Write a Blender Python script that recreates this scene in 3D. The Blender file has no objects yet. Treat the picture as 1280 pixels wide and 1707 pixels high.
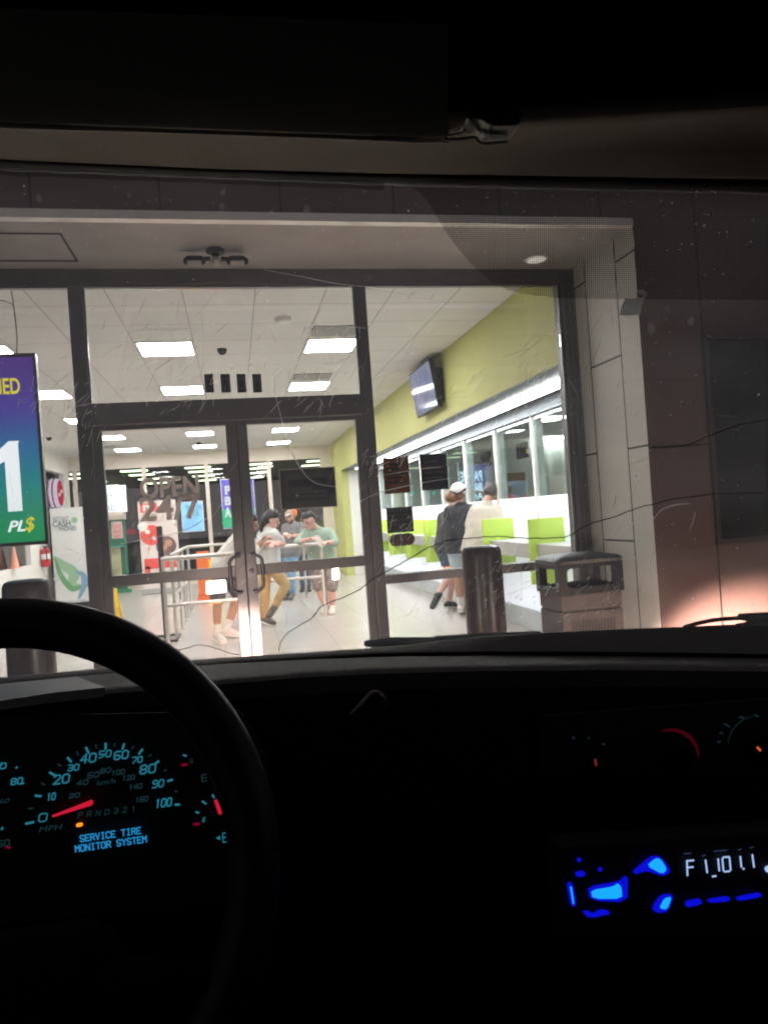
import bpy, bmesh, math, random
from mathutils import Vector, Matrix
random.seed(7)
sc = bpy.context.scene
COL = sc.collection
R = math.radians

# ------------------------------------------------------------------ camera
EYE = 1.40
FPX = 1198.0
yaw, roll = R(11.72), R(-4.023)
Fv = Vector((math.sin(yaw), math.cos(yaw), 0.0))
Rt = Vector((math.cos(yaw), -math.sin(yaw), 0.0))
Up = Rt.cross(Fv)
RR = Rt * math.cos(roll) + Up * math.sin(roll)
UU = -Rt * math.sin(roll) + Up * math.cos(roll)
O = Vector((0, 0, EYE))
cd = bpy.data.cameras.new("camera"); cam = bpy.data.objects.new("camera", cd); COL.objects.link(cam)
cam.matrix_world = Matrix(((RR.x, UU.x, -Fv.x, 0), (RR.y, UU.y, -Fv.y, 0), (RR.z, UU.z, -Fv.z, EYE), (0, 0, 0, 1)))
cd.sensor_fit = 'HORIZONTAL'; cd.sensor_width = 36.0; cd.lens = 36.0 * FPX / 1280.0
cd.clip_start = 0.02; cd.clip_end = 400
sc.camera = cam

# ------------------------------------------------------------------ world (night) and view
w = bpy.data.worlds.new("World"); sc.world = w; w.use_nodes = True
wn = w.node_tree
sky = wn.nodes.new('ShaderNodeTexSky'); sky.sky_type = 'NISHITA'; sky.sun_disc = False
sky.sun_elevation = R(-6); sky.sun_rotation = R(200)
bg = wn.nodes['Background']; bg.inputs['Strength'].default_value = 0.05
wn.links.new(sky.outputs[0], bg.inputs['Color'])
amb = wn.nodes.new('ShaderNodeBackground'); amb.inputs['Color'].default_value = (1, .90, .91, 1); amb.inputs['Strength'].default_value = 0.058
ads = wn.nodes.new('ShaderNodeAddShader'); wn.links.new(bg.outputs[0], ads.inputs[0]); wn.links.new(amb.outputs[0], ads.inputs[1]); wn.links.new(ads.outputs[0], wn.nodes['World Output'].inputs['Surface'])
sc.view_settings.view_transform = 'Standard'; sc.view_settings.look = 'None'
sc.view_settings.exposure = 1.0; sc.view_settings.gamma = 1.0
sc.render.engine = 'CYCLES'
sc.cycles.max_bounces = 10; sc.cycles.transparent_max_bounces = 24
sc.cycles.diffuse_bounces = 4; sc.cycles.glossy_bounces = 4
sc.cycles.sample_clamp_indirect = 6.0
sc.cycles.use_denoising = True
sc.cycles.filter_width = 2.1

# ------------------------------------------------------------------ point helpers
def ray(x, y):
    return Fv + RR * ((x - 640) / FPX) - UU * ((y - 853.5) / FPX)
def P(ax, c, x, y):
    """where the line of sight through a photo point meets the plane ax = c"""
    d = ray(x, y); i = 'XYZ'.index(ax)
    return O + d * ((c - O[i]) / d[i])
CY = R(2.0)
CF = Vector((math.sin(CY), math.cos(CY), 0)); CR = Vector((math.cos(CY), -math.sin(CY), 0))
def K(v, x, y):
    """same on the plane v metres ahead of the eye along the car"""
    d = ray(x, y); return O + d * (v / d.dot(CF))

# ------------------------------------------------------------------ materials
def nd(t, typ, **kw):
    n = t.nodes.new(typ)
    for k, v in kw.items():
        setattr(n, k, v)
    return n
def mat(name, col, rough=0.5, metal=0.0, noise=0.0, nscale=8.0, bump=0.0, bscale=60.0, emit=None, estr=0.0, spec=0.5, ndetail=4):
    m = bpy.data.materials.new(name); m.use_nodes = True; t = m.node_tree
    b = t.nodes['Principled BSDF']
    b.inputs['Base Color'].default_value = (*col, 1); b.inputs['Roughness'].default_value = rough
    b.inputs['Metallic'].default_value = metal; b.inputs['Specular IOR Level'].default_value = spec
    if noise or bump:
        tc = nd(t, 'ShaderNodeTexCoord')
    if noise:
        n = nd(t, 'ShaderNodeTexNoise'); n.inputs['Scale'].default_value = nscale; n.inputs['Detail'].default_value = ndetail
        t.links.new(tc.outputs['Object'], n.inputs['Vector'])
        r = nd(t, 'ShaderNodeValToRGB')
        r.color_ramp.elements[0].position = 0.3; r.color_ramp.elements[1].position = 0.7
        r.color_ramp.elements[0].color = (*[c * (1 - noise) for c in col], 1)
        r.color_ramp.elements[1].color = (*[min(1, c * (1 + noise)) for c in col], 1)
        t.links.new(n.outputs['Fac'], r.inputs['Fac']); t.links.new(r.outputs['Color'], b.inputs['Base Color'])
        mr = nd(t, 'ShaderNodeMapRange'); mr.inputs['To Min'].default_value = max(0, rough - 0.12); mr.inputs['To Max'].default_value = min(1, rough + 0.12)
        t.links.new(n.outputs['Fac'], mr.inputs['Value']); t.links.new(mr.outputs[0], b.inputs['Roughness'])
    if bump:
        n2 = nd(t, 'ShaderNodeTexNoise'); n2.inputs['Scale'].default_value = bscale; n2.inputs['Detail'].default_value = 5
        t.links.new(tc.outputs['Object'], n2.inputs['Vector'])
        bp = nd(t, 'ShaderNodeBump'); bp.inputs['Strength'].default_value = bump; bp.inputs['Distance'].default_value = 0.01
        t.links.new(n2.outputs['Fac'], bp.inputs['Height']); t.links.new(bp.outputs['Normal'], b.inputs['Normal'])
    if emit is not None:
        b.inputs['Emission Color'].default_value = (*emit, 1); b.inputs['Emission Strength'].default_value = estr
    return m
def emis(name, col, s):
    if s < 3: s *= .5
    m = bpy.data.materials.new(name); m.use_nodes = True; t = m.node_tree
    t.nodes.remove(t.nodes['Principled BSDF']); e = nd(t, 'ShaderNodeEmission')
    e.inputs['Color'].default_value = (*col, 1); e.inputs['Strength'].default_value = s
    t.links.new(e.outputs[0], t.nodes['Material Output'].inputs['Surface']); return m
def glass(name, tint=(0.93, 0.95, 0.94), refl=0.06, veil=0.0, veilcol=(.8, .8, .8), rough=0.0):
    m = bpy.data.materials.new(name); m.use_nodes = True; t = m.node_tree
    t.nodes.remove(t.nodes['Principled BSDF'])
    tr = nd(t, 'ShaderNodeBsdfTransparent'); tr.inputs['Color'].default_value = (*tint, 1)
    gl = nd(t, 'ShaderNodeBsdfGlossy'); gl.inputs['Roughness'].default_value = rough
    fr = nd(t, 'ShaderNodeFresnel'); fr.inputs['IOR'].default_value = 1.45
    mu = nd(t, 'ShaderNodeMath', operation='MULTIPLY'); mu.inputs[1].default_value = refl / 0.034
    t.links.new(fr.outputs[0], mu.inputs[0])
    mx = nd(t, 'ShaderNodeMixShader'); t.links.new(mu.outputs[0], mx.inputs[0]); t.links.new(tr.outputs[0], mx.inputs[1]); t.links.new(gl.outputs[0], mx.inputs[2])
    out = mx
    if veil:
        tl = nd(t, 'ShaderNodeBsdfTranslucent'); tl.inputs['Color'].default_value = (*veilcol, 1)
        tc = nd(t, 'ShaderNodeTexCoord'); n = nd(t, 'ShaderNodeTexNoise'); n.inputs['Scale'].default_value = 5; n.inputs['Detail'].default_value = 8
        mp = nd(t, 'ShaderNodeMapping'); mp.inputs['Rotation'].default_value = (0, 0, .5); mp.inputs['Scale'].default_value = (1, 3, 1)
        t.links.new(tc.outputs['Object'], mp.inputs[0]); t.links.new(mp.outputs[0], n.inputs['Vector'])
        mr = nd(t, 'ShaderNodeMapRange'); mr.inputs['From Min'].default_value = .3; mr.inputs['From Max'].default_value = .75
        mr.inputs['To Min'].default_value = veil * .5; mr.inputs['To Max'].default_value = veil * 1.6
        t.links.new(n.outputs['Fac'], mr.inputs['Value'])
        m2 = nd(t, 'ShaderNodeMixShader'); t.links.new(mr.outputs[0], m2.inputs[0]); t.links.new(mx.outputs[0], m2.inputs[1]); t.links.new(tl.outputs[0], m2.inputs[2])
        out = m2
    t.links.new(out.outputs[0], t.nodes['Material Output'].inputs['Surface']); return m
def grid_mat(name, col, linecol, ox, oy, sx, sy, lw, axes=(0, 1), rough=0.6, noise=0.06, bscale=300, bump=0.1, offset=0.0):
    """flat panels or tiles with thin joints, drawn in world metres"""
    m = bpy.data.materials.new(name); m.use_nodes = True; t = m.node_tree; b = t.nodes['Principled BSDF']
    g = nd(t, 'ShaderNodeNewGeometry'); s = nd(t, 'ShaderNodeSeparateXYZ'); t.links.new(g.outputs['Position'], s.inputs[0])
    def cell(i, o, size):
        a = nd(t, 'ShaderNodeMath', operation='SUBTRACT'); a.inputs[1].default_value = o; t.links.new(s.outputs[i], a.inputs[0])
        c = nd(t, 'ShaderNodeMath', operation='DIVIDE'); c.inputs[1].default_value = size; t.links.new(a.outputs[0], c.inputs[0]); return c
    u = cell(axes[0], ox, sx); v = cell(axes[1], oy, sy)
    vf = nd(t, 'ShaderNodeMath', operation='FLOOR'); t.links.new(v.outputs[0], vf.inputs[0])
    if offset:
        k = nd(t, 'ShaderNodeMath', operation='MULTIPLY_ADD'); k.inputs[1].default_value = offset
        t.links.new(vf.outputs[0], k.inputs[0]); t.links.new(u.outputs[0], k.inputs[2]); u = k
    uf = nd(t, 'ShaderNodeMath', operation='FLOOR'); t.links.new(u.outputs[0], uf.inputs[0])
    def line(c, size):
        f = nd(t, 'ShaderNodeMath', operation='FRACT'); t.links.new(c.outputs[0], f.inputs[0])
        p = nd(t, 'ShaderNodeMath', operation='PINGPONG'); p.inputs[1].default_value = 0.5; t.links.new(f.outputs[0], p.inputs[0])
        l = nd(t, 'ShaderNodeMath', operation='LESS_THAN'); l.inputs[1].default_value = lw / size / 2; t.links.new(p.outputs[0], l.inputs[0]); return l
    a = line(u, sx); c = line(v, sy); mx = nd(t, 'ShaderNodeMath', operation='MAXIMUM'); t.links.new(a.outputs[0], mx.inputs[0]); t.links.new(c.outputs[0], mx.inputs[1])
    cv = nd(t, 'ShaderNodeCombineXYZ'); t.links.new(uf.outputs[0], cv.inputs[0]); t.links.new(vf.outputs[0], cv.inputs[1])
    wnz = nd(t, 'ShaderNodeTexWhiteNoise'); t.links.new(cv.outputs[0], wnz.inputs['Vector'])
    n = nd(t, 'ShaderNodeTexNoise'); n.inputs['Scale'].default_value = 2.2; n.inputs['Detail'].default_value = 8; t.links.new(g.outputs['Position'], n.inputs['Vector'])
    ad = nd(t, 'ShaderNodeMath', operation='ADD'); t.links.new(wnz.outputs['Value'], ad.inputs[0]); t.links.new(n.outputs['Fac'], ad.inputs[1])
    mr = nd(t, 'ShaderNodeMapRange'); mr.inputs['From Max'].default_value = 2; mr.inputs['To Min'].default_value = 1 - noise; mr.inputs['To Max'].default_value = 1 + noise
    t.links.new(ad.outputs[0], mr.inputs['Value'])
    vm = nd(t, 'ShaderNodeVectorMath', operation='SCALE'); vm.inputs[0].default_value = col; t.links.new(mr.outputs[0], vm.inputs['Scale'])
    mc = nd(t, 'ShaderNodeMix', data_type='RGBA'); t.links.new(mx.outputs[0], mc.inputs['Factor']); t.links.new(vm.outputs[0], mc.inputs['A']); mc.inputs['B'].default_value = (*linecol, 1)
    t.links.new(mc.outputs['Result'], b.inputs['Base Color']); b.inputs['Roughness'].default_value = rough
    n3 = nd(t, 'ShaderNodeTexNoise'); n3.inputs['Scale'].default_value = bscale; t.links.new(g.outputs['Position'], n3.inputs['Vector'])
    sb = nd(t, 'ShaderNodeMath', operation='SUBTRACT'); t.links.new(n3.outputs['Fac'], sb.inputs[0]); t.links.new(mx.outputs[0], sb.inputs[1])
    bp = nd(t, 'ShaderNodeBump'); bp.inputs['Strength'].default_value = bump; bp.inputs['Distance'].default_value = .004; t.links.new(sb.outputs[0], bp.inputs['Height']); t.links.new(bp.outputs[0], b.inputs['Normal'])
    return m

M = {}
M['frame'] = mat('bronze_anodised', (.125, .122, .130), .42, .3, .15, 6, .03, 200)
M['frame2'] = mat('bronze_anodised_light', (.17, .175, .19), .35, .6, .1, 10)
M['steel'] = mat('brushed_steel', (.55, .52, .49), .36, .55)
M['dark_steel'] = mat('dark_steel', (.10, .10, .11), .35, .8, .1, 20)
M['glass'] = glass('shop_glass', (.955, .95, .945), .04)
M['glass_t'] = glass('teller_glass', (.93, .97, .96), .008)
M['green'] = mat('olive_green_paint', (.53, .54, .19), .6, 0, .06, 1.2, .05, 120)
M['lime'] = mat('lime_acrylic', (.47, .66, .09), .35, 0, .04, 3)
M['white'] = mat('white_paint', (.74, .73, .70), .6, 0, .04, 1.5, .05, 150)
M['offwhite'] = mat('cream_paint', (.72, .66, .58), .6, 0, .04, 1.5)
M['grey'] = mat('grey_laminate', (.42, .42, .40), .5, 0, .08, 6)
M['plinth'] = mat('plinth_grey', (.50, .54, .56), .5, 0, .06, 4)
M['black'] = mat('black_plastic', (.012, .012, .014), .45, 0, .2, 30, .1, 400)
M['blackm'] = mat('matt_black', (.008, .008, .009), .8)
def sheet_mat(n, c, tl, nz, ns):
    m = mat(n, c, .7, 0, nz, ns, .2, 30); t = m.node_tree; b = t.nodes['Principled BSDF']; tr = nd(t, 'ShaderNodeBsdfTranslucent'); tr.inputs['Color'].default_value = (*c, 1)
    lk = b.inputs['Base Color'].links
    if lk: t.links.new(lk[0].from_socket, tr.inputs['Color'])
    mx = nd(t, 'ShaderNodeMixShader'); mx.inputs[0].default_value = tl; t.links.new(b.outputs[0], mx.inputs[1]); t.links.new(tr.outputs[0], mx.inputs[2]); t.links.new(mx.outputs[0], t.nodes['Material Output'].inputs['Surface']); return m
M['paper_brown'] = sheet_mat('brown_paper', (.20, .075, .035), .5, .35, 9)
M['paper_dark'] = sheet_mat('dark_paper', (.030, .036, .055), .5, .25, 7)
M['paper_grey'] = sheet_mat('grey_print', (.10, .11, .115), .5, .3, 12)
M['vinyl'] = sheet_mat('grey_vinyl_letters', (.74, .67, .64), .5, .12, 12)
M['paper'] = mat('white_paper', (.8, .8, .78), .6)
M['lamp'] = emis('ceiling_diffuser', (1, .99, .975), 25)
M['strip'] = emis('strip_light', (.93, .97, 1), 15)
M['panel_w'] = mat('lit_white_panel', (.8, .83, .88), .4, emit=(.78, .87, 1), estr=.30)
M['screen_w'] = mat('lit_frosted_screen', (.85, .87, .9), .3, emit=(.90, .96, 1), estr=.55)
M['yellow'] = mat('yellow_plastic', (.85, .55, .02), .4, 0, .08, 9)
M['orange'] = mat('orange_plastic', (.75, .17, .05), .4, 0, .08, 9)
M['red'] = mat('red_paint', (.55, .02, .03), .35, 0, .1, 9)
M['cardred'] = mat('red_print', (.75, .10, .08), .5, 0, .1, 5)

# ------------------------------------------------------------------ mesh building
OFF = {}
class MB:
    def __init__(s): s.v = []; s.f = []
    def add(s, vs, fs):
        n = len(s.v); s.v += [Vector(q) for q in vs]; s.f += [tuple(i + n for i in f) for f in fs]; return s
    def box(s, x0, x1, y0, y1, z0, z1):
        vs = [(x, y, z) for x in (x0, x1) for y in (y0, y1) for z in (z0, z1)]
        return s.add(vs, [(0, 1, 3, 2), (4, 6, 7, 5), (0, 4, 5, 1), (2, 3, 7, 6), (0, 2, 6, 4), (1, 5, 7, 3)])
    def obox(s, c, ax, ay, az):
        """box with half-axes"""
        c = Vector(c); vs = [c + ax * i + ay * j + az * k for i in (-1, 1) for j in (-1, 1) for k in (-1, 1)]
        return s.add(vs, [(0, 1, 3, 2), (4, 6, 7, 5), (0, 4, 5, 1), (2, 3, 7, 6), (0, 2, 6, 4), (1, 5, 7, 3)])
    def prism(s, pts, d):
        """closed outline extruded along d"""
        pts = [Vector(p) for p in pts]; n = len(pts); d = Vector(d)
        return s.add(pts + [p + d for p in pts], [tuple(range(n - 1, -1, -1)), tuple(range(n, 2 * n))] + [(i, (i + 1) % n, n + (i + 1) % n, n + i) for i in range(n)])
    def quad(s, a, b, c, d): return s.add([a, b, c, d], [(0, 1, 2, 3)])
    def grid(s, rows):
        n = len(rows[0]); vs = [p for r in rows for p in r]
        return s.add(vs, [(i * n + j, i * n + j + 1, (i + 1) * n + j + 1, (i + 1) * n + j) for i in range(len(rows) - 1) for j in range(n - 1)])
    def tube(s, path, r, seg=10, cap=True):
        path = [Vector(p) for p in path]; rings = []; n = len(path)
        rs = r if isinstance(r, (list, tuple)) else [r] * n
        t0 = (path[1] - path[0]).normalized(); ref = Vector((0, 0, 1)) if abs(t0.z) < .9 else Vector((1, 0, 0))
        a = t0.cross(ref).normalized()
        for i, p in enumerate(path):
            t = (path[min(i + 1, n - 1)] - path[max(i - 1, 0)]).normalized()
            a = (a - t * a.dot(t)).normalized(); b = t.cross(a)
            rings.append([p + (a * math.cos(2 * math.pi * k / seg) + b * math.sin(2 * math.pi * k / seg)) * rs[i] for k in range(seg)])
        vs = [q for r_ in rings for q in r_]
        fs = [(i * seg + k, i * seg + (k + 1) % seg, (i + 1) * seg + (k + 1) % seg, (i + 1) * seg + k) for i in range(n - 1) for k in range(seg)]
        if cap: fs += [tuple(range(seg - 1, -1, -1)), tuple(range((n - 1) * seg, n * seg))]
        return s.add(vs, fs)
    def lathe(s, c, prof, seg=24, axis=Vector((0, 0, 1))):
        """profile (r, h) turned about axis through c"""
        c = Vector(c); axis = axis.normalized(); ref = Vector((1, 0, 0)) if abs(axis.x) < .9 else Vector((0, 1, 0))
        a = axis.cross(ref).normalized(); b = axis.cross(a)
        vs = [c + axis * h + (a * math.cos(2 * math.pi * k / seg) + b * math.sin(2 * math.pi * k / seg)) * r for r, h in prof for k in range(seg)]
        m = len(prof)
        fs = [(i * seg + k, i * seg + (k + 1) % seg, (i + 1) * seg + (k + 1) % seg, (i + 1) * seg + k) for i in range(m - 1) for k in range(seg)]
        fs += [tuple(range(seg - 1, -1, -1)), tuple(range((m - 1) * seg, m * seg))]
        return s.add(vs, fs)
    def hull(s, balls, seg=8):
        bm = bmesh.new()
        for c, r in balls:
            if isinstance(r, (int, float)): r = (r, r, r)
            bmesh.ops.create_icosphere(bm, subdivisions=2, radius=1.0, matrix=Matrix.Translation(Vector(c)) @ Matrix.Diagonal((r[0], r[1], r[2], 1)))
        if len(balls) > 1:
            res = bmesh.ops.convex_hull(bm, input=bm.verts[:])
            dead = [g for g in res['geom_interior'] if isinstance(g, bmesh.types.BMVert)] + [g for g in res['geom_unused'] if isinstance(g, bmesh.types.BMVert)]
            bmesh.ops.delete(bm, geom=list(set(dead)), context='VERTS')
        bm.verts.index_update()
        s.add([v.co.copy() for v in bm.verts], [tuple(v.index for v in f.verts) for f in bm.faces]); bm.free(); return s

def thing(name, label, cat, base, group=None, kind=None):
    o = bpy.data.objects.new(name, None); COL.objects.link(o); o.location = base; o.empty_display_size = .1
    tag(o, label, cat, group, kind); OFF[o] = Vector(base); return o
def tag(o, label=None, cat=None, group=None, kind=None):
    if label: o['label'] = label
    if cat: o['category'] = cat
    if group: o['group'] = group
    if kind: o['kind'] = kind
def part(name, mb, m, parent=None, smooth=False, bevel=0.0, base=None, seg=2, sub=0, fix=True, angle=40):
    off = OFF[parent] if parent is not None else Vector(base or (0, 0, 0))
    me = bpy.data.meshes.new(name); me.from_pydata([v - off for v in mb.v], [], mb.f)
    if fix:
        bm = bmesh.new(); bm.from_mesh(me); bmesh.ops.recalc_face_normals(bm, faces=bm.faces[:]); bm.to_mesh(me); bm.free()
    me.materials.append(M[m] if isinstance(m, str) else m)
    if smooth:
        me.polygons.foreach_set('use_smooth', [True] * len(me.polygons))
        if angle: me.set_sharp_from_angle(angle=R(angle))
    o = bpy.data.objects.new(name, me); COL.objects.link(o)
    if parent is not None: o.parent = parent
    else: o.location = off
    OFF[o] = off
    if bevel:
        b = o.modifiers.new('bevel', 'BEVEL'); b.width = bevel; b.segments = seg; b.limit_method = 'ANGLE'; b.harden_normals = False
    if sub:
        b = o.modifiers.new('sub', 'SUBSURF'); b.levels = sub; b.render_levels = sub
    return o
def struct(name, mb, m, **kw):
    o = part(name, mb, m, **kw); o['kind'] = 'structure'; return o
def copy_tree(o, parent=None):
    c = o.copy(); COL.objects.link(c)
    if parent is not None: c.parent = parent
    for ch in list(o.children): copy_tree(ch, c)
    return c

def text(name, s, p0, p1, up, m, parent=None, depth=.002, mirror=False, bold=0.0, base=None, shear=0.0, space=1.0):
    """lettering whose box starts at p0 (lower left), runs to p1 (lower right) and is up tall; keeps its box exactly"""
    cu = bpy.data.curves.new(name, 'FONT'); cu.body = s; cu.size = 1; cu.offset = bold; cu.extrude = .001; cu.shear = shear; cu.space_character = space
    cu.align_x = 'CENTER'; cu.space_line = .9; cu.resolution_u = 4
    t = bpy.data.objects.new('tmp', cu); COL.objects.link(t)
    dg = bpy.context.evaluated_depsgraph_get(); me = bpy.data.meshes.new_from_object(t.evaluated_get(dg))
    bpy.data.objects.remove(t)
    xs = [v.co.x for v in me.vertices]; ys = [v.co.y for v in me.vertices]
    x0, x1, y0, y1 = min(xs), max(xs), min(ys), max(ys)
    p0 = Vector(p0); ex = Vector(p1) - p0; up = Vector(up); nrm = ex.cross(up).normalized()
    off = OFF[parent] if parent is not None else Vector(base or p0)
    for v in me.vertices:
        a = (v.co.x - x0) / (x1 - x0); b = (v.co.y - y0) / (y1 - y0)
        if mirror: a = 1 - a
        v.co = p0 + ex * a + up * b + nrm * (v.co.z / .001) * depth / 2 - off
    me.materials.clear(); me.materials.append(M[m] if isinstance(m, str) else m)
    me.name = name
    o = bpy.data.objects.new(name, me); COL.objects.link(o); OFF[o] = off
    if parent is not None: o.parent = parent
    else: o.location = off
    return o
def ytext(name, s, Y, x0, y0, x1, y1, m, parent, **kw):
    """lettering on the plane y = Y, inside the box of two photo points"""
    a = P('Y', Y, x0, y0); b = P('Y', Y, x1, y1)
    return text(name, s, (a.x, Y, b.z), (b.x, Y, b.z), (0, 0, a.z - b.z), m, parent, **kw)

# ================================================================== GROUND
lot = MB().box(-60, 60, -40, 2.9, -.40, -.15)
struct('parking_lot', lot, mat('asphalt', (.05, .05, .052), .85, 0, .3, 12, .4, 90))
struct('pavement', MB().box(-30, 30, 2.9, 4.72, -.398, 0.0), mat('concrete', (.32, .31, .29), .8, 0, .15, 3, .2, 60), bevel=.012)
M['floor'] = grid_mat('floor_tiles', (.47, .435, .40), (.24, .22, .19), -.20, 4.9, .60, .60, .006, rough=.22, noise=.05, bump=.05)
struct('floor', MB().box(-9, 8.2, 4.72, 18.1, -.398, 0.002), 'floor')

# ================================================================== BUILDING
YF = 4.80          # plane of the shop window frames
YO = 3.97          # outer wall plane
SZ = 3.05          # soffit height
CZ = 3.18          # ceiling inside
B = thing('store_building', 'dark panelled shop building with a recessed glazed entrance lit from within', 'building', (0.8, 4.8, 0))
M['siding'] = grid_mat('brown_wall_panels', (.105, .070, .064), (.012, .01, .01), 2.925, -1.0 + .0, .64, 2.68, .012, axes=(0, 2), rough=.42, noise=.10, bscale=40, bump=.2)
M['stone'] = grid_mat('grey_stone_tiles', (.72, .73, .68), (.05, .05, .045), 1.10, 4.20, 1.2, .40, .013, axes=(2, 1), rough=.5, noise=.10, bscale=45, bump=.45, offset=.496)
M['soffit'] = mat('soffit_stucco', (.46, .455, .45), .8, 0, .1, 3, .2, 120)
ow = MB()
ow.box(2.5, 8.2, YO, YO + .30, -.02, 6.0)            # wall right of the recess
ow.box(-9, 2.5, YO, YO + .12, SZ + .035, 6.0)          # band over the recess
part('outer_wall', ow, 'siding', B)
part('return_wall', MB().box(2.503, 2.78, YO + .302, YF + .10, -.02, SZ + .15), 'stone', B)
part('return_wall', MB().box(2.497, 2.60, YO + .003, YF + .102, -.02, SZ + .03), 'stone', B)
part('soffit', MB().box(-9, 2.496, YO + .045, YF + .2, SZ, SZ + .034), 'soffit', B)
part('drip_edge', MB().box(-9, 2.496, YO - .012, YO + .044, SZ - .012, SZ + .034), mat('drip_edge', (.85, .82, .80), .4, .4, .1, 5), B)
sp = MB(); x0, x1, y0, y1 = -2.2, -.82, 4.19, 4.62
for a in ((x0, x1, y0, y0 + .012), (x0, x1, y1 - .012, y1), (x0, x0 + .012, y0 + .012, y1 - .012), (x1 - .012, x1, y0 + .012, y1 - .012)):
    sp.box(*a, SZ - .006, SZ - .0005)
part('access_hatch', sp, mat('hatch_edge', (.07, .07, .07), .7), B)
dw = part('dark_window', MB().box(2.945, 3.62, YO - .012, YO - .003, 1.08, 2.33), mat('dark_glass', (.012, .014, .012), .3, 0, .2, 3, spec=.2), B)
wf = MB()
for a in ((2.915, 3.65, 1.05, 1.08), (2.915, 3.65, 2.33, 2.36), (2.915, 2.945, 1.08, 2.33), (3.62, 3.65, 1.08, 2.33)):
    wf.box(a[0], a[1], YO - .02, YO - .002, a[2], a[3])
part('window_frame', wf, mat('dark_brown_frame', (.05, .042, .04), .4, .2), dw)

# ---- shop front frame
fr = MB()
def bar(mb, x0, x1, z0, z1, y0=YF - .045, y1=YF + .075): mb.box(x0, x1, y0, y1, z0, z1)
bar(fr, -9, 2.497, 2.955, SZ - .001)                       # head
bar(fr, -.922, -.838, 0.004, 2.954); bar(fr, .893, .967, 0.004, 2.954)   # mullions
bar(fr, 2.385, 2.496, 0.004, 2.954)                    # right jamb
bar(fr, -2.62, -2.54, 0.004, 2.954)
bar(fr, -.837, .892, 2.07, 2.205)                         # transom bar
bar(fr, .968, 2.384, .912, .972); bar(fr, -2.539, -.923, .905, .975)
bar(fr, .968, 2.384, 0.004, .10); bar(fr, -2.539, -.923, 0.004, .10); bar(fr, -9, -2.621, 0.004, .10)
part('shopfront_frame', fr, 'frame', B, bevel=.004)
ln = MB()     # thin bright stop beads that catch the light
for a in ((-9, 2.384, 2.935, 2.954), (2.372, 2.384, .973, 2.934), (-.837, -.826, 2.206, 2.934), (.881, .892, 2.206, 2.934)):
    ln.box(a[0], a[1], YF - .03, YF - .012, a[2], a[3])
part('glazing_bead', ln, 'frame2', B)
jt = MB()
for q in ((2.392, 2.412), (2.442, 2.452), (2.474, 2.492)): jt.box(q[0], q[1], YF - .049, YF - .0455, .01, 2.95)
part('jamb_trim', jt, 'frame2', B)
def pane(x0, x1, z0, z1, nm='window', parent=B, y=YF + .01):
    return part(nm, MB().box(x0, x1, y, y + .006, z0, z1), 'glass', parent)
pane(-.837, .892, 2.206, 2.934); pane(.968, 2.384, .973, 2.954); pane(.968, 2.384, .101, .911)
pane(-2.539, -.923, .976, 2.954); pane(-2.539, -.923, .101, .904); pane(-6, -2.621, .101, 2.954)

# ---- doors
def door(xa, xb, hinge_left):
    d = MB(); y0, y1 = YF - .03, YF + .02
    st = .052
    ix0 = xa + (.052 if hinge_left else .066); ix1 = xb - (.066 if hinge_left else .052)
    d.box(xa, ix0, y0, y1, .012, 2.064); d.box(ix1, xb, y0, y1, .012, 2.064)
    d.box(ix0, ix1, y0, y1, 2.035, 2.064); d.box(ix0, ix1, y0, y1, .012, .22)
    d.box(ix0, ix1, y0 - .012, y1 - .02, 1.048, 1.118)
    o = part('door', d, 'frame', B, bevel=.003)
    part('pane', MB().box(ix0, ix1, YF, YF + .006, .221, 2.034), 'glass', o)
    # bent pull handle
    cx = ix1 + .028 if hinge_left else ix0 - .028; dx = -.062 if hinge_left else .062
    h = MB(); zt, zb = 1.185, .945; yb = y0; yo = y0 - .055
    pts = [(cx, yb, zt), (cx, yo + .02, zt)]
    for k in range(7):
        a = k / 6 * math.pi / 2
        pts.append((cx + dx * (1 - math.cos(a)), yo, zt - .0 - .045 * math.sin(a)) if 0 else (cx + dx * math.sin(a), yo, zt - .045 * (1 - math.cos(a))))
    for k in range(7):
        a = k / 6 * math.pi / 2
        pts.append((cx + dx * math.cos(a), yo, zb + .045 * (1 - math.sin(a))))
    pts += [(cx, yo + .02, zb), (cx, yb, zb)]
    h.tube(pts, .0115, 12)
    h.lathe((cx, yb - .006, zt), [(.019, 0), (.019, .006)], 16, Vector((0, 1, 0))); h.lathe((cx, yb - .006, zb), [(.019, 0), (.019, .006)], 16, Vector((0, 1, 0)))
    part('handle', h, 'dark_steel', o, smooth=True)
    return o
dl = door(-.834, .046, True); dr = door(.052, .889, False)
lk = MB(); lk.box(.060, .112, YF - .038, YF - .0305, 1.035, 1.125); lk.lathe((.085, YF - .0385, 1.08), [(.016, 0), (.016, -.006), (.012, -.008)], 18, Vector((0, 1, 0)))
part('lock', lk, 'dark_steel', dr, smooth=True)
part('weather_strip', MB().box(.0465, .0515, YF - .02, YF + .01, .02, 2.06), 'blackm', dl)

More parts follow.
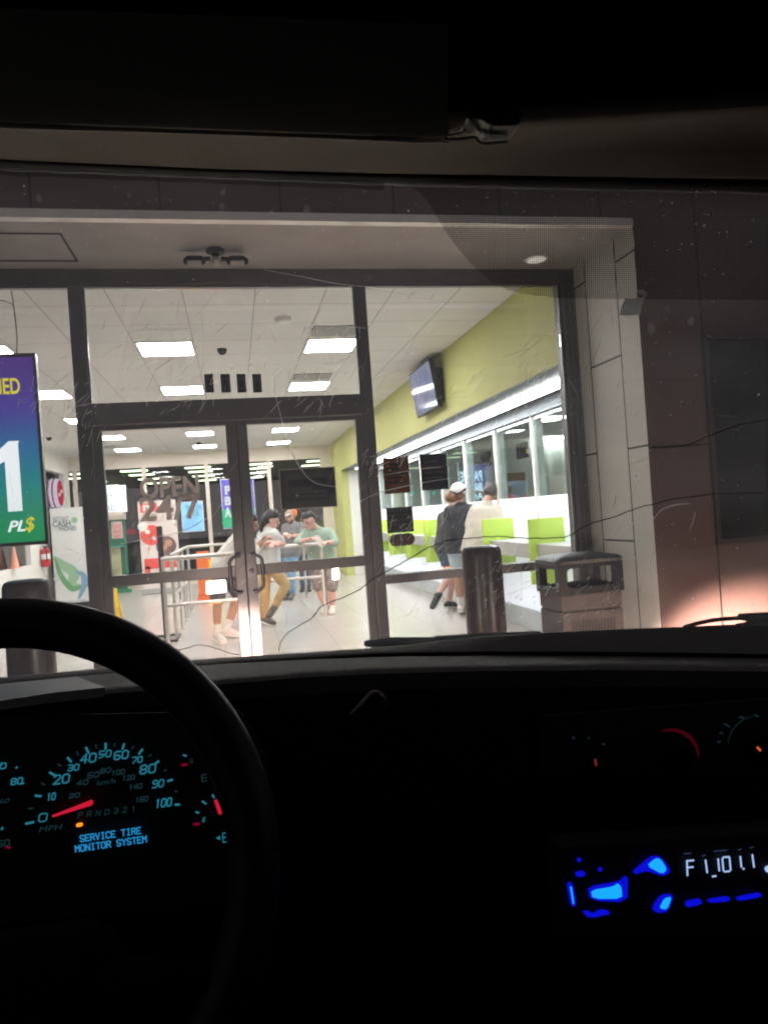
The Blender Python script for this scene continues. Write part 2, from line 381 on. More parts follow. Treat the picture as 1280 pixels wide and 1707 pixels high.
# ---- inside shell
M['ceil'] = grid_mat('ceiling_tiles', (.70, .69, .665), (.36, .355, .34), -.827, 7.145, .551, .585, .010, rough=.8, noise=.03, bump=.15)
part('ceiling', MB().box(-9, 2.448, YF + .08, 18.0, CZ, CZ + .05), 'ceil', B)
gw = MB()
gw.box(2.45, 2.62, YF + .104, 16.35, 2.42, CZ + .04)           # fascia over the tellers
gw.box(2.45, 2.62, 16.35, 17.9, 0.003, CZ + .04)             # full height piece at the far end
gw.box(2.45, 2.60, YF + .104, 4.99, 0.003, 2.418)
part('green_wall', gw, 'green', B)
part('teller_ceiling', MB().box(2.621, 3.30, YF + .104, 16.35, 2.421, 2.46), mat('dark_ceiling', (.05, .058, .058), .5, 0, .2, 5), B)
rw = MB(); rw.box(2.62, 3.3, 16.35, 16.5, .003, 2.42)
part('end_wall', rw, 'white', B)
bw = MB()
bw.box(-3.72, 2.449, 17.9, 18.05, 2.86, CZ + .04)
bw.box(-3.72, 2.449, 17.9, 18.05, .003, .16)
for xc in (-3.60, -2.05, -.60, .90, 2.32):
    bw.box(xc - .045 - (.10 if xc > 2 else 0), xc + .045 + (.08 if xc > 2 else 0), 17.9, 18.0, .161, 2.859)
part('back_wall', bw, 'offwhite', B)
lw = MB(); LX = -3.72
lw.box(LX - .15, LX, YF + .08, 18.05, 2.76, CZ + .04); lw.box(LX - .15, LX, 17.35, 17.9, .003, 2.759)
lw.box(LX - .15, LX, YF + .08, 14.3, .003, .88); lw.box(LX - .15, LX, 14.3, 15.75, .003, 2.759)
lw.box(LX - .15, LX, 15.75, 17.35, .003, .50); lw.box(LX - .15, LX, 9.0, 9.2, .881, 2.759)
part('left_wall', lw, 'white', B)
tc_ = MB()   # far windows
tc_.box(-3.7, 2.4, 17.96, 17.966, .162, 2.858); tc_.box(LX - .08, LX - .074, YF + .08, 14.29, .882, 2.758); tc_.box(LX - .08, LX - .074, 15.76, 17.34, .502, 2.758)
part('window', tc_, 'glass', B)
part('fascia_trim', MB().box(2.452, 2.655, YF + .104, 16.34, 2.408, 2.4185), mat('fascia_dark', (.035, .045, .045), .4, .2, .2, 8), B)
# staff room behind the tellers
M['staff'] = mat('staff_wall', (.58, .62, .57), .7, 0, .05, 2)
sr = MB(); sr.box(3.3, 8.2, 16.5, 16.6, 0, 2.95); sr.box(8.0, 8.2, 5.0, 16.5, 0, 2.95); sr.box(3.15, 8.0, 4.93, 5.05, 0.003, 2.95)
part('staff_room_wall', sr, 'staff', B)
part('staff_room_ceiling', MB().box(3.3, 8.2, 4.95, 16.6, 2.951, 3.0), mat('staff_ceiling', (.34, .36, .34), .8), B)

# street beyond the far windows: a lit canopy and dark ground
cnp = thing('canopy_station', 'distant lit canopy seen through the far windows at night', 'canopy', (-4.0, 58, -.2))
cb = MB().box(-16, 8, 46, 72, 5.3, 5.8)
for x in (-12, 5): cb.box(x - .25, x + .25, 58, 58.5, -.2, 5.299)
part('roof', cb, mat('canopy_roof', (.16, .20, .11), .7), cnp)
cl_m = emis('canopy_light', (.74, 1, .62), 3.2)
for xc in (-10.4, -6.3, -2.2, 1.9, 6.0):
    for yc in (49.5, 53.5, 58.5, 64.5): part('light_tube', MB().box(xc - .85, xc + .85, yc, yc + .9, 5.26, 5.297), cl_m, cnp)
struct('street', MB().box(-60, 60, 18.1, 90, -.42, -.16), mat('street_asphalt', (.05, .05, .052), .8, 0, .3, 1.5))

# ================================================================== CEILING FITTINGS
def ceiling_light(x, y):
    t = thing('ceiling_light', 'x', 'light', (x, y, CZ), 'square ceiling lights in rows')
    f = MB(); a, b = .27, .285
    for q in ((-a, a, -b, -b + .02), (-a, a, b - .02, b), (-a, -a + .02, -b + .02, b - .02), (a - .02, a, -b + .02, b - .02)):
        f.box(x + q[0], x + q[1], y + q[2], y + q[3], CZ - .014, CZ - .001)
    part('frame', f, 'white', t)
    part('diffuser', MB().box(x - a + .02, x + a - .02, y - b + .02, y + b - .02, CZ - .012, CZ - .002), 'lamp', t)
    return t
L0 = None
rown = ['nearest the glass', 'second from the glass', 'in the middle row', 'second from the far windows', 'by the far windows']
coln = {-2.215: 'on the kiosk side', -.55: 'above the left door', 1.10: 'near the green wall'}
for j, yc in enumerate((7.42, 9.70, 12.05, 14.38, 16.75)):
    for xc in (-2.215, -.55, 1.10):
        o = copy_tree(L0) if L0 else ceiling_light(xc, yc)
        L0 = L0 or o
        o.location = (xc, yc, CZ)
        o['label'] = 'square ceiling light %s, %s' % (rown[j], coln[xc])
def vent(x, y, lab):
    t = thing('ceiling_vent', lab, 'air vent', (x, y, CZ), 'dark air vents beside the ceiling lights')
    part('backing', MB().box(x - .24, x + .24, y - .15, y + .15, CZ - .004, CZ - .001), 'blackm', t)
    f = MB()
    for k in range(6):
        yy = y - .13 + k * .052
        f.prism([(x - .235, yy, CZ - .005), (x - .235, yy + .034, CZ - .022), (x - .235, yy + .038, CZ - .018), (x - .235, yy + .006, CZ - .004)], (.47, 0, 0))
    part('slats', f, 'grey', t)
vent(1.08, 6.82, 'dark slatted air vent in front of the nearest ceiling light by the green wall')
vent(1.08, 9.05, 'dark slatted air vent in front of the second ceiling light by the green wall')
vent(-2.6, 15.95, 'dark air vent by the ceiling light nearest the far left corner')
vent(1.55, 13.2, 'broad grey air vent high on the ceiling near the green wall')
vent(-2.1, 13.1, 'dark air vent seen beside the far side ceiling light behind the frame')
sd = MB(); sd.lathe((.539, 6.388, CZ - .001), [(.075, 0), (.075, -.02), (.06, -.04), (.035, -.045)], 28)
o = part('smoke_detector', sd, 'white', base=(.539, 6.388, CZ), smooth=True); tag(o, 'round white smoke detector on the ceiling near the glass', 'smoke detector')
for (x, y, lab) in ((-.011, 7.5, 'small dark dome camera on the ceiling between two lights'), (-.65, 16.0, 'tiny dark sprinkler head hanging near the far ceiling lights'), (-3.2, 14.0, 'small dark dome camera near the far left corner of the ceiling')):
    s = MB(); s.lathe((x, y, CZ - .001), [(.05, 0), (.05, -.012), (.04, -.04), (.022, -.058)], 20)
    o = part('dome_camera' if 'dome' in lab else 'sprinkler_head', s, 'blackm', base=(x, y, CZ), smooth=True); tag(o, lab, 'camera' if 'dome' in lab else 'sprinkler')

# strip light over the tellers
t = thing('strip_light', 'long bright white strip light above the teller windows', 'light', (2.8, 9, 2.41))
part('housing', MB().box(2.66, 2.92, 4.95, 15.8, 2.405, 2.4195), 'frame', t)
part('diffuser', MB().box(2.68, 2.90, 5.0, 15.7, 2.39, 2.404), 'strip', t)

# ================================================================== SOFFIT FITTINGS
t = thing('security_light', 'twin headed motion floodlight hanging under the soffit', 'floodlight', (-.005, 4.42, SZ))
s = MB(); s.lathe((-.005, 4.42, SZ - .0005), [(.055, 0), (.055, -.02), (.035, -.03)], 20); s.tube([(-.005, 4.42, SZ - .03), (-.005, 4.42, SZ - .06)], .022)
part('base', s, 'black', t, smooth=True)
s = MB(); s.hull([((-.005, 4.40, SZ - .075), .03), ((-.005, 4.36, SZ - .10), .026)])
part('sensor', s, mat('sensor_lens', (.55, .55, .52), .3), t, smooth=True)
for sx in (-1, 1):
    s = MB(); cx = -.005 + sx * .125
    s.tube([(-.005 + sx * .03, 4.41, SZ - .06), (cx, 4.41, SZ - .07)], .014)
    s.hull([((cx - .035, 4.43, SZ - .06), .025), ((cx + .035, 4.43, SZ - .06), .025), ((cx - .045, 4.38, SZ - .085), .022), ((cx + .045, 4.38, SZ - .085), .022)])
    h = part('lamp_head', s, 'black', t, smooth=True)
    part('lens', MB().obox((cx, 4.365, SZ - .103), Vector((.040, 0, 0)), Vector((0, .014, -.011)), Vector((0, .002, .003))), mat('lamp_lens', (.36, .36, .35), .3), h)
t = thing('soffit_downlight', 'round white recessed downlight in the soffit near the tiled return', 'downlight', (2.12, 4.55, SZ))
s = MB(); s.lathe((2.12, 4.55, SZ - .0005), [(.085, 0), (.083, -.008), (.07, -.010)], 32)
part('trim', s, 'white', t, smooth=True)
s = MB(); s.lathe((2.12, 4.55, SZ - .0106), [(.066, 0), (.060, -.006)], 28)
part('lens', s, mat('downlight_lens', (.75, .74, .66), .4, emit=(1, .97, .85), estr=.25), t, smooth=True)

# ================================================================== NOTICES AND LETTERS ON THE GLASS
YN = YF + .0085
def print_rows(t, x, y, w_, n, dy, m):
    s = MB(); rr_ = random.Random(x)
    for k in range(n):
        a = P('Y', YF - .016, x, y + k * dy); s.box(a.x, a.x + w_ * rr_.uniform(.55, 1), YF - .0175, YF - .0165, a.z - .006, a.z + .006)
    part('print_lines', s, m, t)
def notice(name, x0, y0, x1, y1, m, label, cat='notice', group=None, Y=YF - .002, frame=None, curl=0):
    a = P('Y', Y, x0, y0); b = P('Y', Y, x1, y1)
    n = 10; rows = []
    for j in range(n + 1):
        r_ = []
        for i in range(n + 1):
            u = i / n; v = j / n
            r_.append(Vector((a.x + (b.x - a.x) * u, Y - curl * (abs(u - .5) ** 3 * 6 * (1 - v) + .15 * math.sin(5 * u + 3 * v)), b.z + (a.z - b.z) * (1 - v) - (curl * .7 * math.sin(math.pi * u) * (1 - v) if curl else 0))))
        rows.append(r_)
    mb = MB(); mb.grid(rows); 
    t = thing(name, label, cat, ((a.x + b.x) / 2, Y, b.z), group)
    o = part('sheet', mb, m, t, smooth=True)
    sm = o.modifiers.new('solid', 'SOLIDIFY'); sm.thickness = .0015
    if frame:
        f = MB(); x0, x1, z0, z1 = a.x, b.x, b.z, a.z; e = .006
        for q in ((x0 - e, x1 + e, z1, z1 + e), (x0 - e, x1 + e, z0 - e, z0), (x0 - e, x0, z0, z1), (x1, x1 + e, z0, z1)):
            f.box(q[0], q[1], Y - .003, Y + .002, q[2], q[3])
        part('edge', f, frame, t)
    return t
t = tposter = notice('window_poster', 466, 784, 561, 843, sheet_mat('dark_poster_print', (.085, .09, .085), .5, .45, 5), 'large dark poster with a thin pale edge on the right door leaf', 'poster', frame='grey')
s = MB(); 
for q in ((480, 800, .16, .05), (520, 797, .10, .08), (486, 824, .22, .012), (545, 806, .05, .07), (478, 832, .28, .018)):
    a = P('Y', YF - .004, q[0], q[1]); s.box(a.x, a.x + q[2], YF - .0052, YF - .0038, a.z - q[3], a.z)
part('print', s, 'paper_dark', tposter)
t = notice('brown_notice', 637, 762, 684, 821, 'paper_brown', 'brown paper notice with curling corners on the right window', curl=.012)
print_rows(t, 645, 775, .16, 5, 7.5, 'paper_dark')
t = notice('black_notice', 699, 757, 748, 815, 'paper_dark', 'nearly black sheet taped beside the brown notice on the glass', curl=.004)
print_rows(t, 708, 770, .15, 4, 9, 'paper_grey')
t = notice('grey_notice', 643, 847, 690, 886, 'paper_grey', 'dark grey notice above the pill shaped sticker on the glass')
s = MB()
for k in range(4):
    s.add([], []); a = P('Y', YF - .0055, 647, 856 + k * 8); s.box(a.x, a.x + .15 - .02 * (k % 2), YF - .0065, YF - .0045, a.z - .004, a.z + .004)
part('print_lines', s, 'paper_dark', t)
a = P('Y', YF, 648, 891); b = P('Y', YF, 692, 908); s = MB(); rr = (a.z - b.z) / 2; zc = (a.z + b.z) / 2
pts = [(b.x - rr + rr * math.cos(q), YF - .001, zc + rr * math.sin(q)) for q in [math.pi / 2 - k * math.pi / 12 for k in range(13)]] + [(a.x + rr + rr * math.cos(q), YF - .001, zc + rr * math.sin(q)) for q in [-math.pi / 2 - k * math.pi / 12 for k in range(13)]]
s.prism(pts, (0, -.002, 0)); o = part('pill_sticker', s, sheet_mat('brown_sticker', (.16, .11, .11), .5, .3, 10), base=(zc, YF, zc)); 
tag(o, 'pill shaped dark brown sticker low on the right window', 'sticker')
xs = [(340, 357), (367, 385), (394, 411), (420, 437)]
for i, (p, q) in enumerate(xs):
    t = notice('transom_card', p, 623.5, q, 654, 'paper_grey', 'small upright dark card on the transom glass, %s of four' % ['first from the left', 'second from the left', 'third from the left', 'last at the right end'][i], 'card', 'four dark cards on the transom')
    s = MB(); a = P('Y', YF - .005, (p + q) / 2, 632)
    s.box(a.x - .012, a.x + .012, YF - .0065, YF - .0045, a.z - .055, a.z - .01); s.box(a.x - .018, a.x + .014, YF - .0065, YF - .0045, a.z - .085, a.z - .066)
    part('print', s, 'paper_dark', t)
t = thing('opening_hours_lettering', 'grey vinyl letters reading OPEN 24/7 on the left door glass', 'lettering', P('Y', YF, 285, 866))
ytext('letters', 'OPEN', YF - .001, 232, 797, 333, 826, 'vinyl', t, bold=.028)
ytext('letters', '24/7', YF - .001, 231, 828, 337, 864, 'vinyl', t, bold=.030)

# ================================================================== TELLER COUNTER
TX = 3.15
t = thing('teller_counter', 'long white backlit teller counter with lime green dividers and glass above', 'counter', (TX, 10, 0))
part('plinth', MB().box(TX - .06, TX + .12, 5.05, 16.34, .004, .22), 'plinth', t)
ys = [5.95, 7.12, 8.24, 9.42, 10.6, 11.8, 13.0, 14.2, 15.4]
part('front_panel', MB().box(TX - .03, TX + .10, 5.05, 16.34, .221, 1.10), 'panel_w', t)
part('top_rail', MB().box(TX - .05, TX + .02, 5.05, 16.34, 2.301, 2.419), mat('dark_top_rail', (.10, .115, .12), .4, .3, .2, 8), t)
for i, y in enumerate(ys):
    part('post', MB().box(TX - .03, TX + .025, y - .02, y + .02, 1.101, 2.30), 'white' if i else 'white', t, bevel=.004)
    part('fin', MB().box(TX + .026, TX + .10, y - .015, y + .015, 1.101, 2.42), mat('aluminium_fin', (.55, .63, .60), .4, .1) if i == 0 else bpy.data.materials['aluminium_fin'], t)
    if i < len(ys) - 1:
        y2 = ys[i + 1]
        part('screen', MB().box(TX - .012, TX, y + .031, y2 - .031, 1.101, 1.45), 'screen_w', t)
        part('glass_pane', MB().box(TX - .01, TX - .004, y + .031, y2 - .031, 1.4505, 2.299), 'glass_t', t)
for yy in (5.2, 6.5, 7.8, 9.1, 10.4, 11.7, 13.0, 14.3):
    part('worktop', MB().box(TX - .33, TX - .0305, yy + .0215, yy + 1.278, .84, .99), 'grey', t, bevel=.006)
for yy in (5.2, 6.5, 7.8, 9.1, 10.4, 11.7, 13.0, 14.3, 15.6):
    part('divider', MB().box(TX - .40, TX - .031, yy - .02, yy + .02, .60, 1.235), 'lime', t, bevel=.004)
# wide front box between two dividers hides the gap
for k, yy in enumerate((7.0, 8.35, 11.0, 12.3)):
    t = thing('card_reader', ['black card reader on the worktop nearest the litter bin', 'black card reader on the worktop behind the white shirted man', 'small card reader on the worktop left of the auburn haired woman', 'card reader on the counter beyond the notices on the glass'][k], 'card reader', (TX - .12, yy, .99), 'card readers on the teller counter')
    s = MB(); s.tube([(TX - .12, yy, .992), (TX - .12, yy, 1.08)], .012, 8); s.lathe((TX - .12, yy, .9905), [(.04, 0), (.035, .008)], 16); part('stand', s, 'black', t, smooth=True)
    s = MB(); s.obox((TX - .13, yy, 1.10), Vector((.045, 0, .045)), Vector((0, .038, 0)), Vector((-.008, 0, .008))); part('keypad', s, 'black', t, bevel=.004)
# staff room things
def lamp_disc(x, y, z, r, lab):
    s = MB(); s.lathe((x, y, z), [(r, 0), (r * .9, -.02)], 24)
    o = part('round_ceiling_light', s, M['strip2'], base=(x, y, z)); tag(o, lab, 'light', 'round lights in the staff room')
M['strip2'] = emis('staff_light', (.95, 1, .98), 14)
lamp_disc(4.3, 8.9, 2.93, .22, 'round ceiling light behind the nearest teller window'); lamp_disc(5.0, 12.4, 2.93, .24, 'round ceiling light behind the middle teller window'); lamp_disc(5.9, 12.6, 2.93, .24, 'round ceiling light deep in the staff room above the linear lamp')
a = P('Y', 16.2, 897, 726); o = part('wall_lamp', MB().box(a.x, a.x + .9, 16.3, 16.49, a.z - .1, a.z), 'strip2', base=(a.x, 16.4, a.z)); tag(o, 'horizontal linear lamp on the rear wall of the staff room', 'light')
a = P('Y', 16.4, 836, 789); b = P('Y', 16.4, 880, 838)
o = part('cork_board', MB().box(a.x, b.x, 16.44, 16.49, b.z, a.z), mat('cork', (.26, .16, .075), .8, 0, .2, 8), base=(a.x, 16.4, b.z), bevel=.01); tag(o, 'brown cork board on the rear wall of the staff room', 'notice board')
t = thing('pay_bills_sign', 'dark hanging sign with pale blue mirrored letters behind the teller glass', 'sign', P('Y', 11.2, 790, 840))  # board and glowing letters imitate a sign's reflection in the glass
a = P('Y', 11.2, 765, 773); b = P('Y', 11.2, 812, 840)
part('board', MB().box(a.x, b.x, 11.2, 11.23, b.z, a.z), mat('sign_grey', (.20, .27, .28), .4), t)
s = MB()
for q in ((a.x - .02, a.x, b.z, a.z), (b.x, b.x + .02, b.z, a.z), (a.x - .02, b.x + .02, a.z, a.z + .02)): s.box(q[0], q[1], 11.18, 11.24, q[2], q[3])
part('frame', s, 'plinth', t)
M['ice'] = emis('blue_letters', (.55, .82, 1), 2.0)
ytext('letters', 'PAGUE', 11.19, 766, 786, 804, 802, 'ice', t, mirror=True, bold=.03)
ytext('letters', 'BIL', 11.19, 783, 806, 804, 818, 'ice', t, mirror=True, bold=.03)
ytext('letters', 'AQ', 11.19, 783, 822, 806, 834, 'ice', t, mirror=True, bold=.03)
for (x, y, lab) in ((680, 826, 'lowest'), (688, 822, 'second'), (713, 828, 'third'), (723, 822, 'highest')):
    p = P('Y', 13.5, x, y); s = MB(); s.hull([(p, .028)]); o = part('signal_lamp', s, emis('teal_lamp_' + lab, (.0, .9, .75), 1.3), base=p, smooth=True)  # glowing beads imitate teal reflections in the teller glass
    tag(o, {'lowest': 'teal indicator lamp furthest from the white cap', 'second': 'teal indicator lamp just under the brown notice corner', 'third': 'lower teal indicator lamp beneath the black notice', 'highest': 'teal indicator lamp under the black notice, next to the auburn hair'}[lab], 'indicator lamp', 'teal indicator lamps behind the teller glass')
for i, xx in enumerate((646, 668, 694, 739)):
    pass
# monitors hanging in the staff room
for (x0, y0, x1, y1, lab) in ((875, 736, 882, 762, 'small dark monitor edge hanging beside the nearest teller post'), (815, 752, 820, 776, 'small dark monitor edge hanging beside the middle teller post')):
    a = P('Y', 10.5, x0, y0); b = P('Y', 10.5, x1, y1)
    t = thing('hanging_monitor', lab, 'monitor', (a.x, 10.5, a.z)); part('body', MB().box(a.x, b.x, 10.5, 10.9, b.z, a.z), 'black', t, bevel=.005)
    part('screen', MB().box(a.x + .01, b.x - .005, 10.494, 10.4995, b.z + .06, b.z + .13), mat('amber_screen' + lab[-6:], (.5, .35, .1), .3, emit=(.8, .6, .3), estr=.3), t)

# ================================================================== TV
t = thing('wall_television', 'flat black television high on the olive wall showing a blue screen', 'television', (2.38, 8.34, 2.6))
c = Vector((2.335, 8.34, 2.835)); ay = Vector((0, .485, 0)); az = Vector((-.04, 0, .278)); ax = az.cross(ay).normalized() * .028
part('case', MB().obox(c, ax, ay, az), 'black', t, bevel=.008)
tvn = -ax.normalized() if ax.x > 0 else ax.normalized()
m = bpy.data.materials.new('tv_screen'); m.use_nodes = True; tt = m.node_tree; bb = tt.nodes['Principled BSDF']
bb.inputs['Base Color'].default_value = (.01, .01, .012, 1); bb.inputs['Roughness'].default_value = .08
g = nd(tt, 'ShaderNodeNewGeometry'); n = nd(tt, 'ShaderNodeTexNoise'); n.inputs['Scale'].default_value = 3; tt.links.new(g.outputs['Position'], n.inputs['Vector'])
r_ = nd(tt, 'ShaderNodeValToRGB'); r_.color_ramp.elements[0].position = .35; r_.color_ramp.elements[0].color = (.10, .16, .34, 1); r_.color_ramp.elements[1].position = .7; r_.color_ramp.elements[1].color = (.30, .30, .50, 1)
tt.links.new(n.outputs['Fac'], r_.inputs[0]); tt.links.new(r_.outputs[0], bb.inputs['Emission Color']); bb.inputs['Emission Strength'].default_value = .45
part('screen', MB().obox(c + tvn * .0295, ax.normalized() * .001, ay * .95, az * .92), m, t)
part('bracket', MB().box(2.36, 2.449, 7.95, 8.6, 2.62, 3.02), 'black', t)


# ================================================================== OUTSIDE FURNITURE
def bollard(x, y, z, r, lab):
    t = thing('bollard', lab, 'bollard', (x, y, 0), 'dark steel bollards on the pavement')
    s = MB(); s.lathe((x, y, .003), [(r, 0), (r, z - .055), (r * .985, z - .03), (r * .90, z - .010), (r * .72, z - .002), (r * .3, z)], 40)
    part('post', s, M['bollard'], t, smooth=True)
    s = MB(); s.lathe((x, y, .003), [(r + .03, 0), (r + .03, .012), (r + .004, .02)], 32); part('collar', s, M['bollard'], t, smooth=True)
M['bollard'] = mat('bollard_paint', (.034, .023, .023), .34, .25, .35, 22, .06, 50)
bollard(1.357, 3.9, 1.168, .113, 'dark rounded bollard standing between the window rail and the litter bin')
bollard(-1.045, 3.9, 1.185, .113, 'dark bollard seen over the steering wheel rim')
bollard(-1.62, 4.55, 1.165, .113, 'dark bollard farther away at the far edge of the shop front')

# litter bin
bx0, bx1, by0, by1 = 1.935, 2.375, 4.15, 4.50
M['bin'] = mat('bin_grey', (.08, .066, .065), .55, 0, .2, 14, .25, 120)
t = thing('litter_bin', 'square dark litter bin with an open sided hood beside the tiled return', 'litter bin', ((bx0 + bx1) / 2, (by0 + by1) / 2, 0))
s = MB(); s.box(bx0 + .012, bx1 - .012, by0 + .012, by1 - .012, .004, .69); s.box(bx0 + .012, bx1 - .012, by0 + .012, by1 - .012, .702, .80)
s.box(bx0 + .02, bx1 - .02, by0 + .02, by1 - .02, .69, .702)
part('body', s, 'bin', t, bevel=.006)
s = MB()
for (x, y) in ((bx0, by0), (bx1 - .055, by0), (bx0, by1 - .055), (bx1 - .055, by1 - .055)):
    s.box(x, x + .055, y, y + .055, .801, .99)
for q in ((bx0 + .055, bx1 - .055, by0, by0 + .025), (bx0 + .055, bx1 - .055, by1 - .025, by1), (bx0, bx0 + .025, by0 + .055, by1 - .055), (bx1 - .025, bx1, by0 + .055, by1 - .055)):
    s.box(*q, .801, .845); s.box(*q, .965, .99)
# rounded corners of the openings
for (x, dx) in ((bx0 + .055, 1), (bx1 - .055, -1)):
    for (z, dz) in ((.845, 1), (.965, -1)):
        for y in (by0 + .001, by1 - .024):
            s.prism([(x, y, z)] + [(x + dx * .035 * (1 - math.sin(a)), y, z + dz * .035 * (1 - math.cos(a))) for a in [k * math.pi / 12 for k in range(7)]], (0, .023, 0))
part('hood', s, 'black', t, bevel=.004)
s = MB(); cx, cy = (bx0 + bx1) / 2, (by0 + by1) / 2
rows = []
for (e, z) in ((.0, .991), (-.008, 1.012), (.012, 1.03), (.10, 1.047), (.16, 1.052)):
    hx, hy = (bx1 - bx0) / 2 - e, (by1 - by0) / 2 - e
    pts = []
    for k in range(32):
        a = 2 * math.pi * k / 32; c_, s_ = math.cos(a), math.sin(a); n_ = .11
        pts.append(Vector((cx + hx * math.copysign(abs(c_) ** n_, c_), cy + hy * math.copysign(abs(s_) ** n_, s_), z)))
    pts.append(pts[0].copy()); rows.append(pts)
s.grid(rows); s.add(rows[-1][:-1], [tuple(range(32))]); s.add(rows[0][:-1], [tuple(range(32))])
part('lid', s, mat('bin_lid', (.026, .028, .034), .42, 0, .3, 20, .15, 80), t, smooth=True)
s = MB()
for k in range(14):
    x = bx0 + .075 + k * .0215; s.box(x, x + .010, by0 + .008, by0 + .0135, .47, .635)
part('vent', s, 'blackm', t)
s = MB(); s.box(bx0 + .06, bx1 - .06, by0 + .0095, by0 + .0118, .46, .645); part('vent_frame', s, M['bin'], t)
s = MB(); s.box(bx0 + .06, bx1 - .06, by0 + .06, by1 - .06, .80, .812); s.hull([((cx - .05, cy, .82), .04), ((cx + .06, cy + .03, .82), .035)]); part('liner', s, 'black', t)

# ================================================================== QUEUE RAILS
def post(mb, x, y, z=1.03): mb.tube([(x, y, .012), (x, y, z)], .021, 12)
def rail_set(label, posts, rails, base, extra=()):
    t = thing('queue_rail', label, 'railing', base, 'stainless queue rails')
    for (x, y) in posts:
        s = MB(); post(s, x, y); part('post', s, 'steel', t, smooth=True)
        s = MB(); s.lathe((x, y, .003), [(.05, 0), (.05, .008), (.024, .014)], 18); part('base_plate', s, 'steel', t, smooth=True)
    for (a, b, r) in rails:
        s = MB(); s.tube([a, b], r, 14); s.hull([(a, r), ]); s.hull([(b, r)]); part('rail', s, 'steel', t, smooth=True)
    for (a, b) in extra:
        s = MB(); s.tube([a, b], .010, 8); part('brace', s, 'steel', t, smooth=True)
rail_set('near stainless rail that the bending man leans on', [(-.80, 8.16), (.14, 8.16)], [((-.80, 8.16, 1.055), (.14, 8.16, 1.055), .026), ((-.80, 8.16, .545), (.14, 8.16, .545), .021)], (-.33, 8.16, 0))
rail_set('stainless rail running away from the door behind the black stand', [(-.80, 9.22), (-.80, 10.2), (-.81, 11.13), (-.79, 12.14)], [((-.80, 9.22, 1.055), (-.79, 12.14, 1.055), .024), ((-.80, 9.22, .545), (-.79, 12.14, .545), .018)], (-.8, 10.7, 0), [((-.80, 9.9, .30), (-.80, 11.13, .75))])
rail_set('far stainless rail crossing behind the bending man', [(.2, 12.4)], [((-.77, 12.14, 1.055), (.2, 12.4, 1.055), .024)], (-.3, 12.3, 0))
rail_set('stainless rail the man in green rests his arms on', [(.05, 10.04), (1.147, 10.04)], [((.05, 10.04, 1.02), (1.147, 10.04, 1.02), .026), ((.05, 10.04, .56), (1.147, 10.04, .56), .021)], (.6, 10.04, 0))
rail_set('stainless rail running away beside the man in green', [(1.235, 10.42), (1.145, 12.78), (1.14, 14.87)], [((1.235, 10.42, 1.02), (1.145, 12.78, 1.02), .022), ((1.145, 12.78, 1.02), (1.14, 14.87, 1.02), .022)], (1.17, 12.6, 0))

# black sign stand
t = thing('sign_stand', 'tall black floor stand with an open rectangular foot near the queue rails', 'stand', (-.92, 9.35, 0))
s = MB(); s.box(-.965, -.895, 9.33, 9.37, .02, 1.42); part('pole', s, 'dark_steel', t, bevel=.004)
s = MB()
for q in ((-1.22, -.78, 9.08, 9.12), (-1.22, -.78, 9.58, 9.62), (-1.22, -1.18, 9.12, 9.58), (-.82, -.78, 9.12, 9.58), (-.95, -.91, 9.12, 9.58)): s.box(*q, .004, .03)
part('foot', s, 'black', t, bevel=.003)
# wet floor sign
t = thing('wet_floor_sign', 'yellow folding wet floor sign just inside the left door', 'floor sign', (-1.66, 10.3, 0))
for sy in (-1, 1):
    s = MB(); s.prism([(-1.84, 10.3 + sy * .17, .004), (-1.585, 10.3 + sy * .17, .004), (-1.635, 10.3 + sy * .015, .62), (-1.78, 10.3 + sy * .015, .62)], (0, .012, 0)); part('panel', s, 'yellow', t, bevel=.003)
s = MB(); s.box(-1.74, -1.70, 10.20, 10.215, .22, .36); part('print', s, 'black', t)

# ================================================================== KIOSKS, BANNERS AND SIGNS INSIDE
# phone kiosk
t = thing('phone_kiosk', 'tall white phone kiosk with green swirls lettered INSTANT CASH PHONES', 'kiosk', (-3.25, 15.6, 0))
kx0, kx1 = -3.585, -3.06
part('body', MB().box(kx0, -2.895, 15.32, 16.1, .003, 1.93), mat('kiosk_white', (.62, .64, .63), .35, 0, .03, 2), t, bevel=.006)
part('front_panel', MB().box(kx0 + .02, kx1, 15.305, 15.319, .08, 1.91), mat('kiosk_front', (.66, .68, .67), .25, 0, .03, 2), t)
ytext('letters', 'INSTANT', 15.30, 88, 862, 115, 868, mat('kiosk_ink', (.10, .17, .18), .5), t)
ytext('letters', 'CASH', 15.30, 87, 869, 118, 877, bpy.data.materials['kiosk_ink'], t, bold=.02)
ytext('letters', 'PHONES', 15.30, 98, 878, 127, 884, bpy.data.materials['kiosk_ink'], t, bold=.01)
def swirl(pxs, w0, m, y):
    s = MB(); n = len(pxs); a_, b_ = [], []
    for i, (x, yy) in enumerate(pxs):
        p = P('Y', y, x, yy); q = P('Y', y, *pxs[min(i + 1, n - 1)]); o_ = P('Y', y, *pxs[max(i - 1, 0)])
        d = (q - o_).normalized(); nn = Vector((-d.z, 0, d.x)); ww = w0 * math.sin(math.pi * (i + .5) / n) ** .6
        a_.append(p + nn * ww); b_.append(p - nn * ww)
    s.grid([a_, b_]); return s
import itertools
